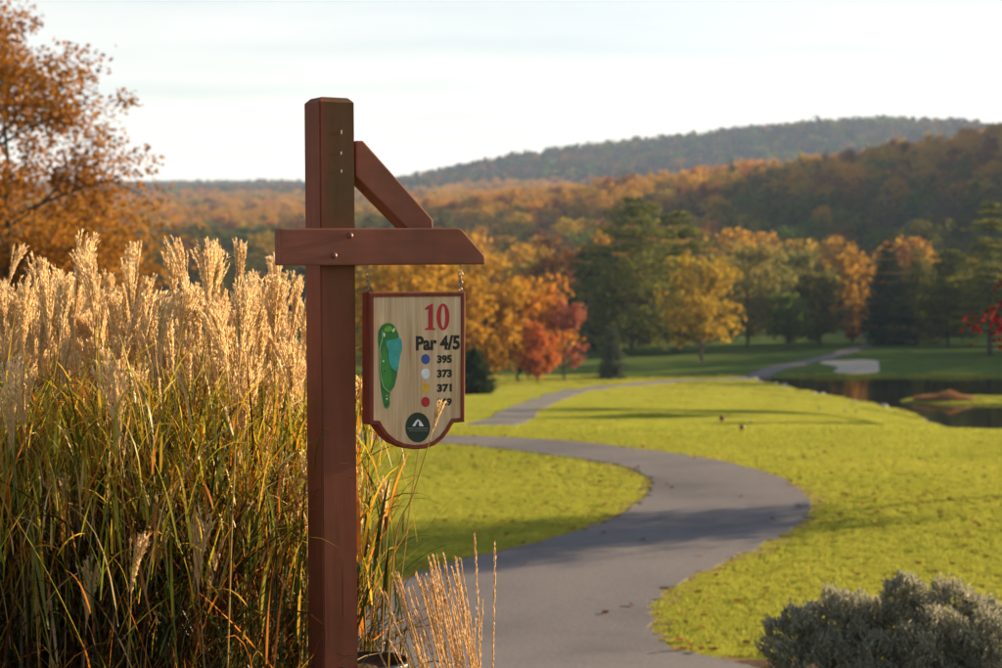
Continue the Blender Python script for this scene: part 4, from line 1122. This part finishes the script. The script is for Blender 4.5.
def blades_mesh(name, base, az, t0, kap, Ln, w, col, rng, seg=7):
    n = len(base); s = np.linspace(0, 1, seg + 1)
    th = t0[:, None] + kap[:, None] * s[None] ** 1.6
    ds = (Ln / seg)[:, None]
    hx = np.concatenate([np.zeros((n, 1)), np.cumsum(np.sin(th[:, :-1]) * ds, 1)], 1); hz = np.concatenate([np.zeros((n, 1)), np.cumsum(np.cos(th[:, :-1]) * ds, 1)], 1)
    P = base[:, None] + np.stack([hx * np.cos(az)[:, None], hx * np.sin(az)[:, None], hz], -1)
    tw = rng.normal(size=n) * 0.5 + 0; tws = tw[:, None] * s[None] * 2 + rng.uniform(-0.6, 0.6, n)[:, None]
    sd = np.stack([-np.sin(az)[:, None] * np.cos(tws), np.cos(az)[:, None] * np.cos(tws), np.sin(tws)], -1)
    ww = w[:, None] * np.minimum(1, 0.45 + 3 * s)[None] * (1 - s[None] ** 2.2 * 0.97) * 0.5
    V = np.stack([P - sd * ww[..., None], P + sd * ww[..., None]], 2).reshape(-1, 3)
    m_ = 2 * (seg + 1); k = np.arange(n)[:, None] * m_; q = np.arange(seg)[None] * 2
    Fq = np.stack([k + q, k + q + 1, k + q + 3, k + q + 2], -1).reshape(-1, 4)
    me = np_mesh(name, V, [Fq], [M_blade], None, True)
    a = me.attributes.new('col', 'FLOAT_COLOR', 'POINT')
    tipc = 1 + (rng.normal(size=n) * 0.25)[:, None] * s[None]
    cc = np.ones((n, seg + 1, 2, 4), np.float32); cc[..., :3] = np.clip(col[:, None, None, :] * tipc[:, :, None, None], 0.004, 0.8)
    a.data.foreach_set('color', cc.ravel())
    return me

def plume_mesh(seed):
    r = np.random.default_rng(seed); mb = MB()
    nr = r.integers(17, 25); Lmain = r.uniform(0.16, 0.24); spread = r.uniform(0.16, 0.40); nod = r.normal(size=2) * 0.16
    pts = []; axv = []
    mb.add(*tube([[0, 0, -0.02], [0, 0, 0.05], [0.002, 0, 0.10]], [0.0016, 0.0013, 0.0006], 4))
    for i in range(nr):
        az = i * 2.4 + r.uniform(-0.4, 0.4); z0 = r.uniform(0, 0.055); t0 = spread * r.uniform(0.1, 1.0); Lr = Lmain * r.uniform(0.82, 1.05) * (1 - 0.2 * z0 / 0.055)
        s = np.linspace(0, 1, 9); bend = r.uniform(-0.08, 0.14)
        th = t0 * (0.5 + 0.5 * s) + bend * s ** 2 * 0.6
        hx = np.concatenate([[0], np.cumsum(np.sin(th[:-1]) * Lr / 8)]); hz = np.concatenate([[0], np.cumsum(np.cos(th[:-1]) * Lr / 8)])
        P = np.stack([hx * math.cos(az) + nod[0] * s ** 2 * Lr * .5, hx * math.sin(az) + nod[1] * s ** 2 * Lr * .5, z0 + hz], 1)
        mb.add(*tube(P, np.linspace(0.0011, 0.0008, 9), 3))
        k = 26; t = r.uniform(0.12, 1.0, k) ** 0.85 * 7.999; a = t.astype(int); f = (t - a)[:, None]
        pts.append(P[a] * (1 - f) + P[a + 1] * f); axv.append(P[a + 1] - P[a])
    pts = np.concatenate(pts); axv = np.concatenate(axv); axv /= np.linalg.norm(axv, axis=1)[:, None]
    for rep in range(4):     # silky hairs round each spikelet
        d = axv * 1.0 + r.normal(size=pts.shape) * 0.20; d /= np.linalg.norm(d, axis=1)[:, None]
        Lh = r.uniform(0.009, 0.017, len(pts))[:, None]
        V, Fq = cards(pts + d * Lh * 0.5, Lh[:, 0], r, 0.22, axis=d * 8, wob=0.6)
        mb.add(V, Fq)
    return mb.mesh('plume', [M_plume])
PLM = [plume_mesh(500 + k) for k in range(9)]

def grass_clump(label, cells, nblade, nstalk, seed, zlow=1.18, zhigh=1.58, lowfrac=0.28, yel=0.5, wmul=1.0, hmul=1.0, sp=0.15, low_blades=0.35, kapm=1.0):
    r = np.random.default_rng(seed)
    cells = np.array(cells, float); c0 = cells.mean(0)
    g0 = float(gz(*c0)); t = empty('plumed_grass', (c0[0], c0[1], g0)); tag(t, label, 'ornamental grass', 'clumps of plumed ornamental grass')
    def spots(k, sp):
        ci = cells[r.integers(0, len(cells), k)]; p_ = ci + r.normal(size=(k, 2)) * sp
        return np.concatenate([p_ - c0, (gz(p_[:, 0], p_[:, 1]) - g0)[:, None]], 1)
    b = spots(nblade, sp)
    low = r.uniform(size=nblade) < low_blades
    zs = np.where(low, r.uniform(0, 0.3, nblade), r.uniform(0.1, 1.08, nblade) ** 0.75) * hmul
    b[:, 2] += zs
    # blades leave the stalks, rise and arch over
    az = r.uniform(0, 6.283, nblade); t0 = np.abs(r.normal(size=nblade) * 0.30) + 0.05; kap = kapm * r.uniform(0.1, 2.3, nblade) * np.where(low, 1.0, 0.9)
    Ln = r.uniform(0.14, 0.46, nblade) * np.where(zs > 0.7, 0.65, 1.0) * hmul
    w = r.uniform(0.0035, 0.0095, nblade) * wmul
    arch = r.uniform(size=nblade) < 0.10; kap = np.where(arch, kap, kap * 0.85); w = np.where(arch, w * 1.25, w); t0 = np.where(arch, t0, t0 * 1.15)
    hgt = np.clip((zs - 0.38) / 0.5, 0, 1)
    pr_lo = np.array([0.38, 0.04, 0.01, 0.01, 0.08, 0.32, 0.02, 0.14]); pr_hi = np.array([0.04, 0.20, 0.29, 0.24, 0.13, 0.02, 0.08, 0.0])  # low blades: dead brown and dark green, darkened further to paint the foot's shade
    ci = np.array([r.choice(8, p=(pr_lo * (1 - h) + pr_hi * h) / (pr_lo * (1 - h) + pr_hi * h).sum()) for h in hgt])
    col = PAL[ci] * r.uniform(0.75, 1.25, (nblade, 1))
    Ln = np.where(arch, Ln * 1.35, Ln)
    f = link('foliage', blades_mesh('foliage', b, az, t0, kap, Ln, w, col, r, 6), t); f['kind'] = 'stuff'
    st = spots(nstalk, sp)
    for k in range(nstalk):
        lowp = r.uniform() < lowfrac
        h = (r.uniform(0.72, zlow) if lowp else r.uniform(zlow, zhigh)) * hmul - 0.2
        tilt = r.normal(size=2) * 0.055; tip = st[k] + [tilt[0] * h, tilt[1] * h, h]
        B = bez(st[k], st[k] + [tilt[0] * h * 0.2, tilt[1] * h * 0.2, h * 0.55], tip, 6)
        V, Fq = tube(B - st[k], np.linspace(0.0034, 0.0017, 6), 4)
        so = link('flower_stalk', np_mesh('flower_stalk', V, [Fq], [M_stalk], None, True), t, st[k])
        dv = Vector(B[-1] - B[-2]).normalized(); q = dv.to_track_quat('Z', 'Y') @ Matrix.Rotation(r.uniform(0, 6.28), 3, 'Z').to_quaternion()
        po = link('plume', PLM[r.integers(len(PLM))], so, tip - st[k]); po.rotation_euler = q.to_euler(); s = r.uniform(0.8, 1.18) * (0.85 if lowp else 1); po.scale = (s, s, s)
    return t
def cellgrid(x0, x1, y0, y1, st=0.3): return [(x, y) for x in np.arange(x0, x1 + 1e-6, st) for y in np.arange(y0, y1 + 1e-6, st)]
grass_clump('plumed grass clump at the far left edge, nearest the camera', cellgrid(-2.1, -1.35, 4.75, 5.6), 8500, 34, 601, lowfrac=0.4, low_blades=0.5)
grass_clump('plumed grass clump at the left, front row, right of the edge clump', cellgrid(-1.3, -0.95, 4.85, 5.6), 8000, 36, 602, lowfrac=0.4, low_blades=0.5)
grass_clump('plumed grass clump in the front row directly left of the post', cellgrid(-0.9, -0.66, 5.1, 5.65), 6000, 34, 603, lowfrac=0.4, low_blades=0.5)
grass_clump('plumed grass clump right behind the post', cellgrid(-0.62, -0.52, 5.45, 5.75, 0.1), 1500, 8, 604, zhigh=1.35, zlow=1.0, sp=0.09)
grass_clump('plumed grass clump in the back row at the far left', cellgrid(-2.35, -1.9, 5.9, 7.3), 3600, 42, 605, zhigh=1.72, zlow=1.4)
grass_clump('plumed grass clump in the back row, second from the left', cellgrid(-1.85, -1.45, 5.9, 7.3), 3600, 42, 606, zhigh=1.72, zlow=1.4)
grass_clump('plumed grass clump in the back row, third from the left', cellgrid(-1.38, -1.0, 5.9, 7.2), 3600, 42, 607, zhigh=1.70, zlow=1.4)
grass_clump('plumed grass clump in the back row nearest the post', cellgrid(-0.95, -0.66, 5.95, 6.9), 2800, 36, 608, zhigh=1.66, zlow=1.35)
# the many further seed heads deep in the stand, too many to tell apart
r_ = np.random.default_rng(620); k = 420
X = r_.uniform(-2.5, -0.62, k); Y = r_.uniform(5.3, 7.4, k); zz_ = gz(X, Y) + r_.uniform(0.80, 1.30, k) + (Y - 5) * 0.05
gn_scatter('plume_mass', np.stack([X, Y, zz_], 1), r_.uniform(0, 6.28, k), r_.uniform(0.75, 1.15, k), r_.integers(0, len(PLM), k), PLM, 'mass of pale seed heads deep in the plumed grass', tilt=r_.normal(size=(k, 2)) * 0.16, cat='grass')
# sparse yellowing leaves right of the post, with the one plume that crosses the sign
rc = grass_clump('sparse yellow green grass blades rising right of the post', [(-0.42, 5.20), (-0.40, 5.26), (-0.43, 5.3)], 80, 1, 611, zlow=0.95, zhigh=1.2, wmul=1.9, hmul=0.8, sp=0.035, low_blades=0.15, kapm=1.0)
def lone_stalk(parent, pts_px, D, scale, seed):
    P = np.array([at(x, y, D) for x, y in pts_px]); base = P[0].copy(); g = np.array([P[0][0] - 0.03, D + 0.1, float(gz(P[0][0], D))])
    P = smooth_line(np.vstack([g, P]), 5)
    o0 = np.array(parent.location)
    V, Fq = tube(P - P[0], np.linspace(0.003, 0.0014, len(P)), 5)
    so = link('flower_stalk', np_mesh('flower_stalk', V, [Fq], [M_stalk], None, True), parent, P[0] - o0)
    dv = Vector(P[-1] - P[-2]).normalized()
    po = link('plume', PLM[seed % len(PLM)], so, P[-1] - P[0]); po.rotation_euler = dv.to_track_quat('Z', 'Y').to_euler(); po.scale = (scale * 0.75, scale * 0.75, scale)
lone_stalk(rc, [(393, 560), (413, 495), (430, 440)], 4.82, 0.60, 4)
lone_stalk(rc, [(384, 590), (390, 505), (403, 452)], 5.12, 0.34, 2)

# ------------------------------------------------------------------ straw coloured feather grass in front, pot
M_straw = foliage('straw_seed', [(0.52, 0.33, 0.15), (0.68, 0.47, 0.25), (0.80, 0.60, 0.36)], 0.5, noise=0.1)
def straw_mesh(seed):
    r = np.random.default_rng(seed); mb = MB()
    H = 0.85; bend = r.uniform(-0.05, 0.08)
    z = np.linspace(0, 1, 12); P = np.stack([bend * z ** 2.2, r.normal() * 0.02 * z ** 2, z * H], 1)
    mb.add(*tube(P, np.linspace(0.0015, 0.0008, 12), 4))
    k = 300; t = r.uniform(0.40, 1.0, k) * 10.99; a = t.astype(int); f = (t - a)[:, None]
    q = P[a] * (1 - f) + P[np.minimum(a + 1, 11)] * f
    d = np.array([[0, 0, 1.0]]) + r.normal(size=(k, 3)) * 0.13
    V, Fq = cards(q + d * 0.006, r.uniform(0.011, 0.020, k), r, 0.26, axis=d * 8, wob=0.4); mb.add(V, Fq)
    return mb.mesh('seed_stem', [M_straw])
STR = [straw_mesh(700 + k) for k in range(6)]
fg0 = at(440, 800, 4.55); fgz = float(gz(fg0[0], 4.55))
fg = empty('feather_grass', (fg0[0], 4.55, fgz)); tag(fg, 'thin straw coloured feather grass stems in front of the path', 'ornamental grass')
r = np.random.default_rng(31)
def stem_to(px, py, bx, D):
    tip = at(px, py, D); base = np.array([at(bx, 800, D)[0], D + r.normal() * 0.03, fgz])
    v = tip - base; Ls = np.linalg.norm(v)
    o = link('seed_stem', STR[r.integers(6)], fg, base - np.array(fg.location)); o.scale = (Ls / 0.85,) * 3
    o.rotation_euler = (Vector(v).to_track_quat('Z', 'Y') @ Matrix.Rotation(r.uniform(0, 6.28), 3, 'Z').to_quaternion()).to_euler()
for px, py in [(488, 536), (501, 545)]: stem_to(px, py, 478 + (px - 488) * 0.5, 4.5)
for k in range(30):
    u = k / 29; stem_to(418 + u * 44 + r.normal() * 4, 570 - 18 * math.sin(u * 3) + abs(r.normal()) * 22, 488 + u * 22 + r.normal() * 6, 4.45 + r.uniform(0, 0.25))
for k in range(26):
    u = k / 25; stem_to(382 + u * 40 + r.normal() * 5, 575 + abs(r.normal()) * 32, 474 + u * 16 + r.normal() * 8, 4.45 + r.uniform(0, 0.25))
for k in range(5): stem_to(462 + r.uniform(0, 14), 592 + r.uniform(0, 35), 478 + r.normal() * 5, 4.5)
nb = 90; r2_ = np.random.default_rng(32)
b = np.stack([r2_.normal(size=nb) * 0.05, r2_.normal(size=nb) * 0.05, np.zeros(nb)], 1)
f = link('foliage', blades_mesh('foliage', b, r2_.uniform(0, 6.28, nb), np.abs(r2_.normal(size=nb)) * 0.2, r2_.uniform(0.3, 1.8, nb), r2_.uniform(0.25, 0.5, nb), r2_.uniform(0.002, 0.004, nb), PAL[r2_.choice([1, 2, 6, 7], nb)], r2_), fg); f['kind'] = 'stuff'

M_pot = plain('black_plastic', (0.012, 0.012, 0.013), 0.45)
pp = at(368, 660, 5.05); pz0 = float(gz(pp[0], 5.05)); ph = pp[2] - pz0
pot = empty('planter_pot', (pp[0], 5.05, pz0)); tag(pot, 'round black plastic pot at the foot of the post', 'pot')
def lathe(prof, k=32):
    a = np.linspace(0, 2 * math.pi, k, endpoint=False); V = np.array([(rr * math.cos(t), rr * math.sin(t), z) for rr, z in prof for t in a])
    i, j = np.meshgrid(np.arange(len(prof) - 1), np.arange(k), indexing='ij')
    return V, np.stack([i * k + j, i * k + (j + 1) % k, (i + 1) * k + (j + 1) % k, (i + 1) * k + j], -1).reshape(-1, 4)
RP = 0.115
link('wall', np_mesh('wall', *[(lambda q: q[0])(lathe([(0.001, 0.005), (RP * 0.74, 0.005), (RP * 0.78, 0.02), (RP * 0.97, ph - 0.03)]))], [lathe([(0.001, 0), (1, 0), (1, 1), (1, 2)])[1]], [M_pot], None, True), pot)
V, Fq = lathe([(RP * 0.97, ph - 0.03), (RP * 1.05, ph - 0.028), (RP * 1.06, ph - 0.004), (RP * 1.03, ph), (RP * 0.95, ph), (RP * 0.93, ph - 0.05)]); link('rim', np_mesh('rim', V, [Fq], [M_pot], None, True), pot)
V, Fq = lathe([(RP * 0.94, ph - 0.03), (RP * 0.6, ph - 0.022), (0.001, ph - 0.018)]); link('soil', np_mesh('soil', V, [Fq], [M_soil], None, True), pot)

# ------------------------------------------------------------------ grey-green shrubs in the right foreground
M_sage = foliage('sage_leaf', [(0.12, 0.135, 0.105), (0.27, 0.275, 0.205), (0.52, 0.47, 0.33)], 0.4, noise=0.4, nscale=5)
def sage(label, lobes, D, seed, dens=1.0):
    r = np.random.default_rng(seed); Lp = [(at(x, y, D + dz), rp / (F / D)) for x, y, rp, dz in lobes]
    cx = np.mean([q[0][0] for q in Lp]); t = empty('grey_shrub', (cx, D, float(gz(cx, D)))); tag(t, label, 'shrub', 'grey green shrubs in the right foreground')
    o0 = np.array(t.location); wood = MB(); VV = MB()
    for c, rad in Lp:
        e = c - o0; wood.add(*tube(bez(np.array([e[0] * 0.3, e[1] * 0.3, -0.05]), np.array([e[0] * 0.7, e[1] * 0.7, e[2] * 0.4]), e, 6), np.linspace(0.018, 0.006, 6), 5))
        k = int(dens * 1700 * (rad / 0.25) ** 1.6)
        d = r.normal(size=(k, 3)); d /= np.linalg.norm(d, axis=1)[:, None]; d[:, 2] = np.where(d[:, 2] < -0.5, -d[:, 2], d[:, 2])
        bump_ = 1 + 0.20 * np.sin(d[:, 0] * 7 + seed) * np.sin(d[:, 1] * 6) + 0.14 * np.sin(d[:, 2] * 9 + d[:, 0] * 5)
        p_ = e + d * (rad * bump_ * r.uniform(0.72, 1.0, k) ** 0.5)[:, None]
        ax = d * 0.8 + [0, 0, 0.75] + r.normal(size=(k, 3)) * 0.25; ax /= np.linalg.norm(ax, axis=1)[:, None]
        Ls = r.uniform(0.024, 0.055, k)
        for q in range(6):    # a sprig is a little spike set round with short leaves
            f_ = q / 6
            V, Fq = cards(p_ + ax * (Ls * (f_ - 0.2))[:, None] + r.normal(size=(k, 3)) * 0.006, Ls * 0.62, r, 0.30, axis=ax * 1.3, wob=0.55); VV.add(V, Fq)
    link('stem', wood.mesh('stem', [M_bark], True), t)
    link('foliage', VV.mesh('foliage', [M_sage]), t)['kind'] = 'stuff'
sage('rounded grey green shrub at the bottom right, the left one of two', [(797, 648, 34, 0), (838, 632, 36, 0.1), (868, 640, 38, 0.2), (820, 680, 48, -0.1), (868, 690, 55, -0.15), (850, 725, 60, -0.1)], 9.0, 801)
sage('taller grey green shrub in the bottom right corner', [(905, 600, 21, 0.1), (912, 632, 34, 0.1), (950, 622, 36, 0.2), (985, 640, 38, 0.3), (940, 660, 44, -0.1), (1000, 672, 50, -0.2), (1040, 650, 45, 0.1), (920, 705, 55, -0.2), (980, 715, 60, -0.2), (1050, 710, 60, 0)], 8.9, 802)

# ------------------------------------------------------------------ haze
HAZE = True
if HAZE:
    zt = 330; zb = float(Vt[:, 2].min()) - 1.0
    V, Fq = box_vf(-2900, 2900, -70, 4800, zb, zt)
    m, n, l = new_mat('haze_air')
    out = n.new('ShaderNodeOutputMaterial'); pv = n.new('ShaderNodeVolumePrincipled')
    pv.inputs['Color'].default_value = (0.46, 0.66, 1.0, 1); pv.inputs['Density'].default_value = 0.00014; pv.inputs['Anisotropy'].default_value = 0.0
    l(pv.outputs[0], out.inputs['Volume'])
    hz = link('haze', np_mesh('haze', V, [Fq], [m])); tag(hz, 'thin blue haze over the valley and far ridge', 'haze', kind='stuff')
